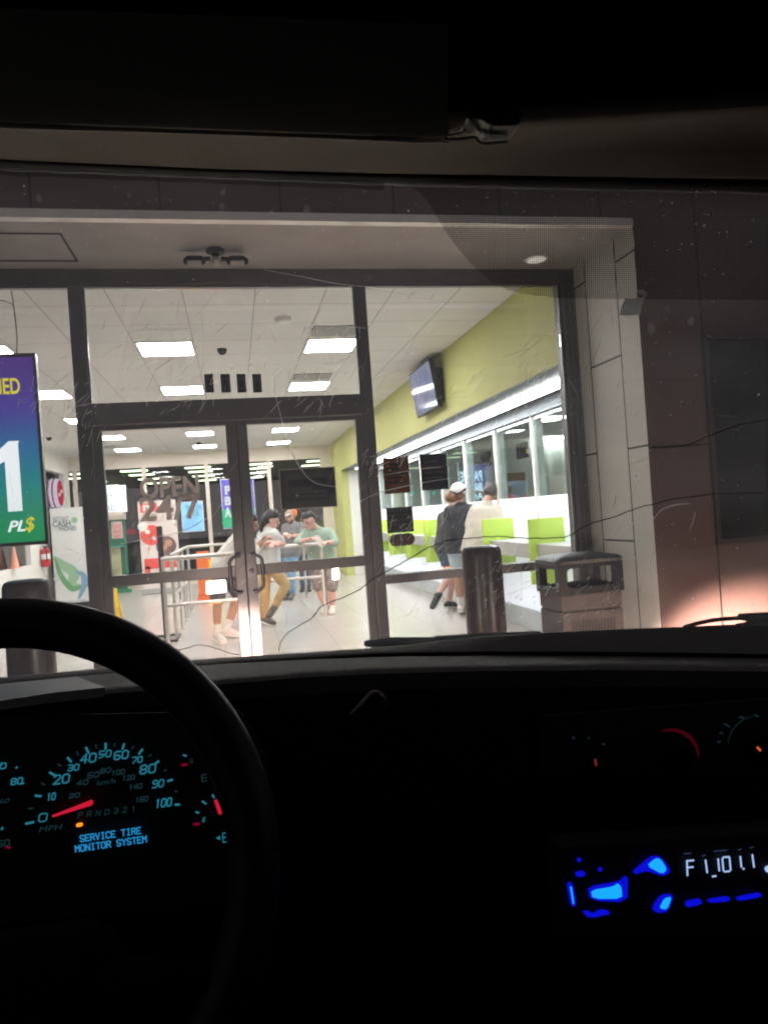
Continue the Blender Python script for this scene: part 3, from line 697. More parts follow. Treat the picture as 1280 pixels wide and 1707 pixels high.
def smoothpath(p, k=6):
    out = []
    for i in range(len(p) - 1):
        p0 = p[max(i - 1, 0)]; p1 = p[i]; p2 = p[i + 1]; p3 = p[min(i + 2, len(p) - 1)]
        for j in range(k):
            t_ = j / k
            out.append(tuple(.5 * ((2 * p1[c]) + (-p0[c] + p2[c]) * t_ + (2 * p0[c] - 5 * p1[c] + 4 * p2[c] - p3[c]) * t_ ** 2 + (-p0[c] + 3 * p1[c] - 3 * p2[c] + p3[c]) * t_ ** 3) for c in range(len(p1))))
    out.append(tuple(p[-1])); return out
M['sw_g'] = mat('swirl_green', (.12, .33, .14), .5); M['sw_l'] = mat('swirl_light_green', (.27, .47, .30), .5); M['sw_b'] = mat('swirl_blue', (.18, .33, .50), .5)
part('swirl', swirl(smoothpath([(88, 928), (98, 936), (108, 944), (118, 950), (124, 958), (121, 968), (124, 976), (140, 980)]), .10, 'sw_l', 15.303), 'sw_l', t)
part('swirl', swirl(smoothpath([(92, 932), (97, 948), (103, 962), (112, 974), (122, 982), (140, 976), (150, 975)]), .055, 'sw_g', 15.300), 'sw_g', t)
part('swirl', swirl(smoothpath([(126, 953), (137, 957), (141, 968), (138, 982), (131, 999)]), .06, 'sw_b', 15.297), 'sw_b', t)
s = MB(); p = P('Y', 15.3, 124, 867); s.lathe(p, [(.06, 0), (.06, .003)], 20, Vector((0, 1, 0))); part('emblem', s, 'sw_l', t)
s = MB(); a = P('Y', 15.3, 96, 921); s.box(a.x, a.x + .4, 15.29, 15.304, a.z - .012, a.z); part('slot', s, 'paper', t)
# hanging light sign
t = thing('hanging_light_sign', 'large purple to green lit sign with yellow and white lettering hung by wires', 'sign', (-1.75, 5.15, 1.4))
Ys = 5.10
a = P('Y', Ys, 61, 594); b = P('Y', Ys, 79, 901); SX1 = (a.x + b.x) / 2; SZ1 = a.z; SZ0 = b.z; SX0 = SX1 - 1.05
m = bpy.data.materials.new('sign_gradient_print'); m.use_nodes = True; tt = m.node_tree; bb = tt.nodes['Principled BSDF']
g = nd(tt, 'ShaderNodeNewGeometry'); sp_ = nd(tt, 'ShaderNodeSeparateXYZ'); tt.links.new(g.outputs['Position'], sp_.inputs[0])
mr = nd(tt, 'ShaderNodeMapRange'); mr.inputs['From Min'].default_value = SZ0; mr.inputs['From Max'].default_value = SZ1; tt.links.new(sp_.outputs[2], mr.inputs[0])
r_ = nd(tt, 'ShaderNodeValToRGB'); e = r_.color_ramp.elements; e[0].position = .08; e[0].color = (.008, .30, .11, 1); e[1].position = .95; e[1].color = (.075, .028, .25, 1)
for ps, cc in ((.30, (.008, .27, .26, 1)), (.5, (.02, .17, .38, 1)), (.72, (.075, .055, .35, 1))):
    q = e.new(ps); q.color = cc
tt.links.new(mr.outputs[0], r_.inputs[0]); tt.links.new(r_.outputs[0], bb.inputs['Base Color']); tt.links.new(r_.outputs[0], bb.inputs['Emission Color']); bb.inputs['Emission Strength'].default_value = .42; bb.inputs['Roughness'].default_value = .3
part('case', MB().box(SX0 - .02, SX1, Ys + .002, Ys + .05, SZ0 - .02, SZ1 + .02), 'dark_steel', t, bevel=.003)
s = MB()
for q in ((SX0 - .02, SX1 + .003, SZ1, SZ1 + .022), (SX0 - .02, SX1 + .003, SZ0 - .022, SZ0), (SX1 - .016, SX1 + .003, SZ0, SZ1), (SX0 - .02, SX0, SZ0, SZ1)): s.box(q[0], q[1], Ys - .012, Ys + .0015, q[2], q[3])
part('frame', s, 'dark_steel', t)
part('face', MB().box(SX0, SX1 - .017, Ys - .004, Ys + .0015, SZ0 + .001, SZ1 - .001), m, t)
M['sg_y'] = emis('sign_yellow', (.85, .75, .03), 1.0); M['sg_w'] = emis('sign_white', (.92, .97, 1), 1.25)
ytext('letters', 'HED', Ys - .006, -14, 631, 34, 656, 'sg_y', t, bold=.018)
p = P('Y', Ys, 6, 870); s = MB()
x1 = P('Y', Ys, 38, 850).x; x0 = P('Y', Ys, 14, 850).x; zt = P('Y', Ys, 28, 735).z; zb = P('Y', Ys, 30, 852).z
s.prism([(x0, Ys - .006, zb), (x1, Ys - .006, zb), (x1, Ys - .006, zt), (x0 + .03, Ys - .006, zt), (x0 - .08, Ys - .006, zt - .10), (x0 - .08, Ys - .006, zt - .17), (x0, Ys - .006, zt - .13)], (0, .002, 0)); part('numeral', s, 'sg_w', t)
ytext('letters', '*', Ys - .006, 29, 734, 32, 738, 'sg_w', t)
ytext('letters', 'PL', Ys - .006, 12, 869, 43, 885, 'sg_w', t, bold=.02, shear=.3)
ytext('letters', '$', Ys - .006, 41, 862, 59, 887, 'sg_y', t, bold=.012, shear=.2)
s = MB(); s.tube(smoothpath([(SX1 - .12, Ys + .02, SZ1 + .02), (SX1 - .11, Ys + .02, SZ1 + .16), (SX1 - .12, Ys + .02, SZ1 + .38), (SX1 - .14, Ys + .02, CZ)]), .0035, 6); s.tube(smoothpath([(SX1 - .12, Ys + .02, SZ1 + .35), (SX1 - .2, Ys + .02, SZ1 + .38), (SX1 - .3, Ys + .02, SZ1 + .32)]), .0025, 6)
part('wire', s, 'blackm', t)
# far window signs
def lit_sign(lab, cat, Y, x0, y0, x1, y1, col, st, depth=.05, edge='white'):
    a = P('Y', Y, x0, y0); b = P('Y', Y, x1, y1)
    t = thing('window_sign', lab, cat, ((a.x + b.x) / 2, Y, b.z))
    part('case', MB().box(a.x - .015, b.x + .015, Y + .002, Y + depth, b.z - .015, a.z + .015), edge, t)
    part('face', MB().box(a.x, b.x, Y - .003, Y + .0015, b.z, a.z), mat('sign_face_' + lab[:18].replace(' ', '_'), tuple(c * .8 for c in col), .4, emit=col, estr=st * .5), t); return t
t = lit_sign('white lit panel with dark capitals on the ATM near the far windows', 'sign', 17.3, 168, 812, 211, 852, (.85, .95, 1), .95)
ytext('letters', 'ET', 17.295, 177, 825, 189, 835, bpy.data.materials['kiosk_ink'], t); ytext('letters', 'ID', 17.295, 181, 842, 195, 851, bpy.data.materials['kiosk_ink'], t)
at = thing('cash_machine', 'green and cream cash machine with a glass shelf by the far windows', 'cash machine', (-2.75, 17.2, 0))
a = P('Y', 17.1, 168, 868); b = P('Y', 17.1, 213, 985)
part('body', MB().box(a.x, b.x, 17.12, 17.5, .003, a.z), mat('machine_green', (.05, .20, .13), .4, 0, .1, 4), at, bevel=.01)
part('header', MB().box(a.x, b.x + .02, 17.08, 17.5, a.z + .001, P('Y', 17.1, 190, 853).z), 'offwhite', at)
ytext('letters', 'n coinme', 17.075, 181, 857, 210, 864, M['vinyl'], at)
c_ = P('Y', 17.1, 185, 870); d_ = P('Y', 17.1, 205, 897)
part('notice', MB().box(c_.x, d_.x, 17.10, 17.119, d_.z, c_.z), mat('pink_notice', (.7, .5, .5), .6), at)
ytext('letters', 'LOTTO\nNIGHT\nDRAW', 17.095, 188, 876, 203, 896, 'cardred', at)
c_ = P('Y', 17.05, 170, 914); d_ = P('Y', 17.05, 211, 962)
part('lower_panel', MB().box(c_.x, d_.x - .1, 17.10, 17.119, d_.z - .1, c_.z), mat('cream_swirls', (.55, .55, .33), .5, 0, .35, 3), at)
part('shelf', MB().box(c_.x, d_.x + .05, 16.9, 17.119, c_.z, c_.z + .02), mat('green_glass_edge', (.15, .45, .35), .2), at)
part('plinth', MB().box(a.x, b.x + .1, 17.0, 17.119, .003, .07), mat('green_plinth', (.05, .3, .15), .4), at)
t = lit_sign('pale blue lit poster with small lines of text hung in the far window', 'sign', 17.6, 302, 838, 340, 884, (.22, .50, .80), .75)
ytext('letters', 'TECH OK', 17.59, 308, 843, 337, 849, bpy.data.materials['kiosk_ink'], t); ytext('letters', 'YES', 17.59, 312, 852, 332, 858, 'sw_g', t)
s = MB()
for k in range(5):
    a = P('Y', 17.595, 308, 861 + k * 4); s.box(a.x, a.x + .36 - .07 * (k % 3), 17.594, 17.5965, a.z - .012, a.z)
part('print_lines', s, M['sw_b'], t)
t = lit_sign('tall purple and green lit sign in the far window behind the meeting stiles', 'sign', 17.6, 368, 800, 427, 877, (.10, .09, .42), .8)
a = P('Y', 17.59, 370, 850); b = P('Y', 17.59, 427, 876); part('green_band', MB().box(a.x, b.x - .02, 17.59, 17.596, b.z, a.z), mat('sign_green_band', (.02, .3, .15), .4, emit=(.02, .30, .16), estr=.4), t)
for (c, y0, y1) in (('P', 810, 824), ('B', 828, 842), ('A', 846, 862)): ytext('letters', c, 17.585, 374, y0, 386, y1, 'sg_w', t, bold=.05)
for k in range(6): ytext('letters', 'E', 17.585, 417, 808 + k * 6, 422, 812 + k * 6, 'sg_w', t)
# red neon
t = thing('neon_sign', 'small red neon lettering in the far window beside the cash machine', 'neon sign', P('Y', 17.8, 215, 888))
ytext('letters', 'Lotto', 17.8, 204, 880, 226, 890, emis('red_neon', (1, .06, .10), .8), t)
def swirl_yz(y, z, r):
    m_ = MB(); A_, B_ = [], []
    for k in range(25):
        u = k / 24 * 2 - 1; zz = z + .10 * r * math.sin(u * 6) + .25 * r * u; hw = .13 * r * (1 - u * u * .8)
        A_.append((-3.641, y + u * r * .8, zz + hw)); B_.append((-3.641, y + u * r * .8, zz - hw))
    m_.grid([A_, B_]); return m_
# round red signs in the left windows
for i, (y, z, r, lab) in enumerate(((16.62, 2.30, .31, 'round red and white lit sign in the left hand window'),)):
    t = thing('round_sign', lab, 'sign', (-3.9, y, z))
    s = MB(); s.lathe((-3.70, y, z), [(r, -.12), (r, .05)], 36, Vector((1, 0, 0))); part('rim', s, emis('rim_white%d' % i, (.8, .8, 1), .9), t, smooth=True)
    s = MB(); s.lathe((-3.648, y, z), [(r * .9, 0), (r * .9, .005)], 36, Vector((1, 0, 0))); part('face', s, emis('face_red%d' % i, (.75, .03, .06), .8), t)
    s = swirl_yz(y, z, r); part('band', s, emis('band_white%d' % i, (1, .8, .8), .8), t); s = MB(); s.lathe((-3.76, y, z), [(r * 1.004, 0), (r * 1.004, .035)], 36, Vector((1, 0, 0))); part('stripe', s, emis('stripe_red', (.6, .02, .08), .8), t, smooth=True)
# roll up banner
t = thing('roll_up_banner', 'tall white and red roll up banner with a round photo behind the black stand', 'banner', (-1.72, 17.0, 0))
Yb = 16.0; A = P('Y', Yb, 229, 836); Bq = P('Y', Yb, 291, 836)
bx0_, bx1_, bz1 = A.x, Bq.x + .02, A.z
part('sheet', MB().box(bx0_, bx1_, Yb, Yb + .006, .12, bz1), mat('banner_white', (.74, .66, .62), .6, 0, .03, 2), t)
part('base', MB().box(bx0_ - .03, bx1_ + .03, Yb - .08, Yb + .10, .004, .118), 'grey', t, bevel=.01)
def brect(x0, y0, x1, y1, m, nm='print', dy=.002):
    a = P('Y', Yb, x0, y0); b = P('Y', Yb, x1, y1); part(nm, MB().box(a.x, b.x, Yb - dy, Yb - .0003, b.z, a.z), m, t)
brect(233, 840, 262, 853, 'cardred'); brect(240, 932, 297, 945, 'cardred'); brect(241, 945, 252, 966, 'cardred')
ytext('letters', 'm', Yb - .003, 238, 842, 256, 851, 'paper', t, bold=.04)
ytext('letters', 'money', Yb - .003, 238, 857, 275, 864, M['vinyl'], t); ytext('letters', 'transfers', Yb - .003, 242, 866, 268, 871, mat('pink_ink', (.7, .4, .35), .6), t)
def bdisc(x, y, r, m, dy):
    p = P('Y', Yb, x, y); s = MB(); s.lathe((p.x, Yb - dy, p.z), [(r, 0), (r, .0015)], 32, Vector((0, 1, 0))); part('disc', s, m, t)
bdisc(252, 892, .22, 'cardred', .003); bdisc(246, 887, .05, 'paper', .005); bdisc(257, 897, .04, 'paper', .005)
bdisc(277, 910, .21, mat('photo_brown', (.16, .10, .09), .5, 0, .5, 3), .004); bdisc(272, 912, .085, mat('photo_skin', (.55, .28, .20), .6), .0056); bdisc(281, 905, .075, bpy.data.materials['photo_skin'], .0058); bdisc(272, 906, .05, bpy.data.materials['photo_brown'], .0074)
bdisc(248, 915, .02, 'cardred', .003); bdisc(238, 878, .10, 'paper', .004)
# extinguisher
t = thing('fire_extinguisher', 'red fire extinguisher mounted on the white wall under the lit sign', 'fire extinguisher', (-3.63, 14.95, .8))
s = MB(); s.lathe((-3.63, 14.95, .80), [(.07, 0), (.085, .02), (.085, .30), (.06, .35), (.03, .37)], 24); part('cylinder', s, 'red', t, smooth=True)
s = MB(); s.box(-3.66, -3.60, 14.90, 15.03, 1.17, 1.20); s.tube([(-3.63, 14.92, 1.18), (-3.58, 14.84, 1.12), (-3.58, 14.84, .9)], .012, 8); part('valve', s, 'black', t)
s = MB(); s.lathe((-3.63, 14.95, .95), [(.0865, 0), (.0865, .10)], 24); part('label', s, 'paper', t, smooth=True)
# orange cone-like item and orange/yellow goods behind the rails
for (x, y, hgt, lab, m) in ((-.62, 13.4, .92, 'orange barrier panel standing behind the rails', 'orange'), (-.40, 13.1, .78, 'yellow cleaning bucket panel behind the rails', 'yellow'), (-.02, 13.6, .95, 'orange red carton behind the bending man', 'cardred')):
    t = thing('floor_display', lab, 'display', (x, y, 0))
    part('panel', MB().box(x - .11, x + .11, y, y + .05, .12, hgt), m, t, bevel=.01); part('foot', MB().box(x - .13, x + .13, y - .12, y + .16, .004, .119), m, t, bevel=.01)
t = thing('traffic_cone', 'pale orange cone standing on the ledge at the left hand wall', 'cone', (-3.78, 12.8, .88))
s = MB(); s.lathe((-3.70, 13.2, .885), [(.11, 0), (.11, .015), (.075, .02), (.02, .36)], 20); part('cone', s, mat('faded_orange', (.75, .35, .25), .5), t, smooth=True)

# ================================================================== PEOPLE
def skin_mat(n, c): return mat(n, c, .55, 0, .10, 14)
def remeshed(name, mb, m, parent, vox=.008, smooth=4, disp=0.0):
    o = part(name, mb, m, parent, smooth=True, fix=False, angle=None)
    r = o.modifiers.new('skin', 'REMESH'); r.mode = 'VOXEL'; r.voxel_size = vox; r.use_smooth_shade = True
    if disp:
        tx = bpy.data.textures.new('folds', 'CLOUDS'); tx.noise_scale = .09; tx.noise_depth = 2
        d = o.modifiers.new('folds', 'DISPLACE'); d.texture = tx; d.strength = disp; d.mid_level = .5; d.texture_coords = 'GLOBAL'
    s = o.modifiers.new('smooth', 'SMOOTH'); s.iterations = smooth; s.factor = .5
    return o
def hand(mb, w_, d, n, curl=.6, k=1.0):
    """palm from the wrist w_ along d, n = direction the palm faces"""
    d = d.normalized(); n = (n - d * n.dot(d)).normalized(); s_ = d.cross(n)
    mb.hull([(w_ + s_ * .016, .018 * k), (w_ - s_ * .016, .018 * k), (w_ + d * .075 + s_ * .028, .014 * k), (w_ + d * .075 - s_ * .028, .014 * k)])
    for i, (off, ln) in enumerate(((.033, .068), (.011, .080), (-.011, .074), (-.032, .056))):
        a = w_ + d * .082 + s_ * off; c1 = curl * .5; b = a + (d * math.cos(c1) + n * math.sin(c1)) * ln * .5; c2 = curl * 1.4
        c = b + (d * math.cos(c2) + n * math.sin(c2)) * ln * .5
        mb.hull([(a, .0095), (b, .009)]); mb.hull([(b, .009), (c, .0078)])
    a = w_ + d * .025 + s_ * .03; b = a + (d * .6 + s_ * .7 + n * .3).normalized() * .04; c = b + (d * .9 + n * .4).normalized() * .032
    mb.hull([(a, .014), (b, .011)]); mb.hull([(b, .011), (c, .009)])
def person(label, base, j, skin, top, bottom, hair, shoes, face, group, bulk=1.0, extras=None, shirt_len=1.0, sleeve='short', legs='long', sock=None):
    """j: joints in world coordinates (head, neck, shL, shR, elL, elR, wrL, wrR, hipL, hipR, knL, knR, anL, anR, toL, toR)"""
    t = thing('person', label, 'person', base, group)
    J = {k: Vector(v) for k, v in j.items()}
    hd, f = J['head'], Vector(face).normalized(); nk = J['neck']
    up = (hd - nk).normalized(); up = (up + Vector((0, 0, .8))).normalized(); f = (f - up * f.dot(up)).normalized(); sd_ = f.cross(up)
    b = MB()
    chest = (J['shL'] + J['shR']) / 2; hips = (J['hipL'] + J['hipR']) / 2
    sh = (J['shL'] - J['shR']); shn = sh.normalized(); hp = (J['hipL'] - J['hipR']).normalized()
    fw = shn.cross((chest - hips).normalized())
    if fw.dot(f) < -.2: pass
    bl = bulk
    mid = (chest + hips) / 2
    torso = [(chest + shn * .115 - Vector((0, 0, .03)), .085 * bl), (chest - shn * .115 - Vector((0, 0, .03)), .085 * bl), (chest.lerp(hips, .35) + shn * .085, .098 * bl), (chest.lerp(hips, .35) - shn * .085, .098 * bl)]
    belly = [(chest.lerp(hips, .35) + shn * .085, .098 * bl), (chest.lerp(hips, .35) - shn * .085, .098 * bl), (hips + hp * .075 + Vector((0, 0, .04)), .105 * bl), (hips - hp * .075 + Vector((0, 0, .04)), .105 * bl)]
    b.hull(torso); b.hull(belly)
    b.hull([(chest + shn * .05, .06), (chest - shn * .05, .06), (nk, .055)]); b.hull([(nk, .052), (hd - up * .05 - f * .012, .052)])
    # head
    b.hull([(hd + up * .028 - f * .012, (.082, .082, .086)), (hd + up * .02 + f * .025, .068)]); b.hull([(hd + f * .02, .064), (hd - up * .085 + f * .048, .034), (hd - up * .06 - f * .0, .046)])
    b.hull([(hd + f * .090 + up * .01, .008), (hd + f * .108 - up * .022, .013)]); b.hull([(hd - up * .052 + f * .084, .016), (hd - up * .052 + f * .082 + sd_ * .014, .012), (hd - up * .052 + f * .082 - sd_ * .014, .012)])
    for q in (-1, 1): b.hull([(hd + sd_ * q * .083 - f * .005 - up * .005, (.014, .014, .026)), (hd + sd_ * q * .078 + f * .005 - up * .02, .012)])
    for S in 'LR':
        s_, e_, w_, h_, k_, a_, to = (J[x + S] for x in ('sh', 'el', 'wr', 'hip', 'kn', 'an', 'to'))
        b.hull([(s_, .056 * bl), (s_.lerp(e_, .4), .050 * bl), (e_, .041)]); b.hull([(e_, .041), (e_.lerp(w_, .3), .042), (w_, .027)])
        d = (w_ - e_); hand(b, w_, d, Vector((0, 0, -1)) if abs(d.normalized().z) < .8 else f, .8)
        b.hull([(h_, .088 * bl), (h_.lerp(k_, .35), .080 * bl), (k_, .056)]); b.hull([(k_, .056), (k_.lerp(a_, .3), .058), (a_, .037)]); b.hull([(a_, .037), (a_ + Vector((0, 0, -.02)), .036)])
    remeshed('body', b, skin, t, .0075, 3)
    # eyes, brows and mouth
    e = MB()
    for q in (-1, 1): e.hull([(hd + f * .083 + sd_ * q * .031 + up * .004, (.012, .012, .008))])
    part('eyes', e, M['ink'], t, smooth=True)
    e = MB(); e.hull([(hd + f * .0985 - up * .056 + sd_ * .02, .004), (hd + f * .0985 - up * .056 - sd_ * .02, .004)]); part('mouth', e, M['lip'], t, smooth=True)
    e = MB()
    for q in (-1, 1): e.hull([(hd + f * .086 + sd_ * q * .018 + up * .026, .005), (hd + f * .078 + sd_ * q * .046 + up * .024, .004)])
    part('eyebrows', e, M['ink'], t, smooth=True)
    # shirt
    c = MB(); g_ = .016
    c.hull([(p, r + g_) for p, r in torso]); c.hull([(belly[0][0], belly[0][1] + g_), (belly[1][0], belly[1][1] + g_)] + [(belly[2][0] * shirt_len + belly[0][0] * (1 - shirt_len), belly[2][1] + g_ + .006), (belly[3][0] * shirt_len + belly[1][0] * (1 - shirt_len), belly[3][1] + g_ + .006)])
    c.hull([(chest + shn * .06, .072), (chest - shn * .06, .072), (nk - up * .02, .062)])
    for S in 'LR':
        s_, e_, w_ = J['sh' + S], J['el' + S], J['wr' + S]
        if sleeve == 'short': c.hull([(s_, .070 * bl), (s_.lerp(e_, .72), .066 * bl)])
        else: c.hull([(s_, .070 * bl), (e_, .056 * bl)]); c.hull([(e_, .056 * bl), (e_.lerp(w_, .8 if sleeve == 'long' else .35), .042 * bl)])
    remeshed('shirt', c, top, t, .009, 4, .016)
    # trousers or shorts
    c = MB(); c.hull([(hips + hp * .078 + Vector((0, 0, .02)), .112 * bl), (hips - hp * .078 + Vector((0, 0, .02)), .112 * bl), (J['hipL'] - Vector((0, 0, .03)), .098 * bl), (J['hipR'] - Vector((0, 0, .03)), .098 * bl)])
    for S in 'LR':
        h_, k_, a_ = J['hip' + S], J['kn' + S], J['an' + S]
        fr_ = {'long': 1.0, 'knee': .95, 'short': .5, 'mini': .32}[legs]
        c.hull([(h_, .102 * bl), (h_.lerp(k_, fr_), (.072 if legs == 'long' else .086) * bl)])
        if legs == 'long': c.hull([(k_, .074 * bl), (k_.lerp(a_, .93), .060 * bl)])
    remeshed('trousers' if legs == 'long' else 'shorts', c, bottom, t, .009, 4, .014)
    for S in 'LR':
        a_, to, k_ = J['an' + S], J['to' + S], J['kn' + S]
        d = (to - a_); 
        sl = Vector((0, 0, 1)).cross(d).normalized() if abs(d.normalized().z) < .95 else Vector((1, 0, 0)); dn = d.cross(sl).normalized(); dn = -dn if dn.z > 0 else dn
        heel = a_ + dn * .028 - d.normalized() * .03
        c = MB(); c.hull([(heel, .044), (a_ + dn * .005, .052)]); c.hull([(heel, .042), (to + sl * .016, .034), (to - sl * .016, .034), (a_ + d * .35 + dn * .0, .047)]); sh_ = remeshed('shoe', c, shoes, t, .008, 2)
        c = MB(); c.hull([(heel + dn * .030, (.046, .046, .016)), (to + dn * .022 + sl * .016, (.037, .037, .014)), (to + dn * .022 - sl * .016, (.037, .037, .014))]); part('sole', c, M['sole'], sh_, smooth=True)
        if sock:
            c = MB(); c.hull([(a_ + (k_ - a_).normalized() * .13, .052), (a_, .046)]); remeshed('sock', c, sock, t, .009, 2)
    # hair: list of balls in head axes (forward, up, side, radius)
    if hair:
        hm, balls = hair; c = MB()
        for grp in balls: c.hull([(hd + f * q[0] + up * q[1] + sd_ * q[2], q[3]) for q in grp])
        remeshed('hair', c, hm, t, .007, 2, .012)
    if extras: extras(t, hd, f, up, sd_, J)
    return t
M['ink'] = mat('dark_eye', (.02, .015, .012), .3); M['lip'] = mat('lip', (.35, .13, .11), .5); M['sole'] = mat('pale_sole', (.62, .60, .56), .6)
SK = {'tan': skin_mat('skin_tan', (.42, .225, .15)), 'pink': skin_mat('skin_pink', (.60, .35, .295)), 'brown': skin_mat('skin_brown', (.34, .175, .115))}
HB = mat('hair_black', (.012, .011, .013), .5, 0, .3, 60, .5, 200); HA = mat('hair_auburn', (.17, .065, .03), .5, 0, .3, 60, .5, 200); HG = mat('hair_greying', (.06, .05, .05), .6, 0, .4, 80, .5, 200)
C = {'white': mat('white_cotton', (.66, .63, .59), .85, 0, .05, 8, .15, 60), 'greyblue': mat('light_grey_cotton', (.54, .545, .53), .85, 0, .08, 6, .15, 60), 'khaki': mat('khaki_twill', (.44, .29, .13), .8, 0, .12, 10, .2, 80), 'grey': mat('grey_marl', (.20, .20, .21), .9, 0, .1, 20, .1, 90), 'jean': mat('blue_denim', (.20, .32, .48), .8, 0, .12, 14, .2, 120), 'jeanl': mat('light_denim', (.38, .45, .48), .8, 0, .15, 12, .2, 120), 'jeand': mat('dark_denim', (.075, .10, .14), .8, 0, .15, 14, .2, 120),
     'sage': mat('sage_green_cotton', (.30, .40, .32), .85, 0, .10, 5, .15, 60), 'camo': mat('grey_camouflage', (.24, .20, .18), .85, 0, .55, 14, .2, 90), 'black': mat('black_cotton', (.026, .027, .032), .85, 0, .75, 14, .15, 60), 'blackp': mat('black_speckled_cotton', (.055, .057, .058), .85, 0, .8, 26, .15, 60), 'sneak': mat('black_sneaker', (.02, .02, .022), .5, 0, .3, 20), 'wsneak': mat('white_sneaker', (.62, .57, .52), .6, 0, .08, 20), 'gsneak': mat('grey_shoe', (.075, .065, .06), .6, 0, .3, 20), 'dshort': mat('dark_patterned_shorts', (.085, .075, .08), .85, 0, .6, 22), 'red': mat('red_cotton', (.30, .02, .03), .8)}
def pj(Y, d):
    """joints given as photo points on the plane y = Y + dy"""
    return {k: P('Y', Y + (q[2] if len(q) > 2 else 0), q[0], q[1]) for k, q in d.items()}
GQ = 'people waiting at the queue rails'; GT = 'people standing at the teller counter'
short_hair = lambda m: (m, [[(-.028, .052, 0, .082), (.012, .074, 0, .062), (-.048, .01, .02, .070), (-.048, .01, -.02, .070)], [(.062, .088, .02, .022), (.055, .086, -.03, .022), (.01, .095, 0, .045)]])
# man in white bending over the near rail
J = pj(8.75, dict(head=(416, 872, -.25), neck=(408, 884, -.1), shL=(404, 897, -.22), shR=(402, 890, .12), elL=(424, 918, -.40), elR=(430, 912, .05), wrL=(436, 906, -.38), wrR=(440, 900, -.1), hipL=(370, 948, -.08), hipR=(372, 945, .12), knL=(362, 1000, -.12), knR=(398, 990, .2), anL=(361, 1046, 0), anR=(376, 1040, .25), toL=(372, 1063, -.22), toR=(398, 1054, .2)))
J['anL'].z = .09; J['anR'].z = .09; J['toL'].z = .035; J['toR'].z = .035
person('man in a white shirt bending over the near rail, head behind the door stile', (-.1, 8.8, 0), J, SK['tan'], C['white'], C['dshort'], short_hair(HB), C['wsneak'], (1, -.3, 0), GQ, 1.08, sleeve='half', legs='knee', sock=C['white'])
# man with a mullet in khaki trousers
J = pj(9.72, dict(head=(453, 867, -.02), neck=(446, 880, 0), shL=(456, 889, -.12), shR=(438, 891, .10), elL=(472, 906, -.05), elR=(431, 910, -.05), wrL=(459, 907, -.26), wrR=(449, 905, -.22), hipL=(455, 946, -.06), hipR=(441, 947, .08), knL=(476, 976, -.16), knR=(442, 988, .0), anL=(458, 1010, -.20), anR=(441, 1026, .05), toL=(449, 1027, -.30), toR=(455, 1035, -.10)))
J['toR'].z = .035; J['anR'].z = .095
mul = (HB, [[(-.025, .058, 0, .086), (.02, .078, 0, .072), (-.05, .01, .02, .076), (-.05, .01, -.02, .076)], [(-.075, .02, 0, .06), (-.10, -.09, 0, .05), (-.085, -.17, 0, .04)], [(.055, .085, .02, .035), (.055, .085, -.02, .035), (0, .085, 0, .06)]])
person('man with a black mullet and khaki trousers leaning on the rail', (.3, 9.8, 0), J, SK['pink'], C['greyblue'], C['khaki'], mul, C['gsneak'], (1, -.25, .0), GQ, .96, sleeve='short')
# man in a cap further back
def cap_front(t, hd, f, up, sd_, J):
    c = MB(); c.hull([(hd + up * .045 - f * .01, (.097, .097, .085))]); o = remeshed('cap', c, mat('grey_tan_cap', (.42, .33, .27), .8, 0, .2, 16), t, .008, 2)
    c = MB(); c.hull([(hd + up * .055 + f * .07 + sd_ * .05, .012), (hd + up * .055 + f * .07 - sd_ * .05, .012), (hd + up * .03 + f * .155 + sd_ * .025, .008), (hd + up * .03 + f * .155 - sd_ * .025, .008)]); part('peak', c, bpy.data.materials['grey_tan_cap'], o, smooth=True)
    c = MB(); c.hull([(hd + up * .05 - sd_ * .070 - f * .035 + Vector((0, -.02, 0)), (.055, .045, .075))]); part('patch', c, 'orange', o, smooth=True)
J = pj(12.5, dict(head=(484, 862, 0), neck=(488, 872, 0), shL=(499, 877, .0), shR=(479, 878, 0), elL=(504, 893, -.12), elR=(476, 892, -.05), wrL=(488, 893, -.32), wrR=(476, 890, -.3), hipL=(489, 925, 0), hipR=(476, 926, 0), knL=(487, 958, -.05), knR=(478, 956, 0), anL=(487, 985, 0), anR=(477, 984, .1), toL=(484, 992, -.18), toR=(474, 990, -.1)))
for k in ('anL', 'anR'): J[k].z = .09
for k in ('toL', 'toR'): J[k].z = .035
person('bearded man in a grey shirt and orange patched cap looking down at his hands', (1.05, 12.6, 0), J, SK['pink'], C['grey'], C['jean'], (HA, [[(.06, -.085, 0, .036), (.045, -.06, .04, .028), (.045, -.06, -.04, .028)], [(-.06, 0, 0, .05)]]), C['gsneak'], (-.45, -1, -.35), GQ, 1.0, extras=cap_front)
# dark haired person behind
J = pj(13.6, dict(head=(508, 866, 0), neck=(508, 877, 0), shL=(516, 882, 0), shR=(500, 883, 0), elL=(518, 900, 0), elR=(498, 900, 0), wrL=(512, 912, -.1), wrR=(504, 912, -.1), hipL=(513, 922, 0), hipR=(504, 922, 0), knL=(513, 950, 0), knR=(505, 950, 0), anL=(513, 975, 0), anR=(505, 975, 0), toL=(515, 982, -.2), toR=(503, 982, -.2)))
for k in ('anL', 'anR'): J[k].z = .09
for k in ('toL', 'toR'): J[k].z = .035
person('black haired person mostly hidden between the cap wearer and the man in green', (1.45, 13.6, 0), J, SK['brown'], C['grey'], C['jeand'], short_hair(HB), C['sneak'], (-.4, 1, 0), GQ)
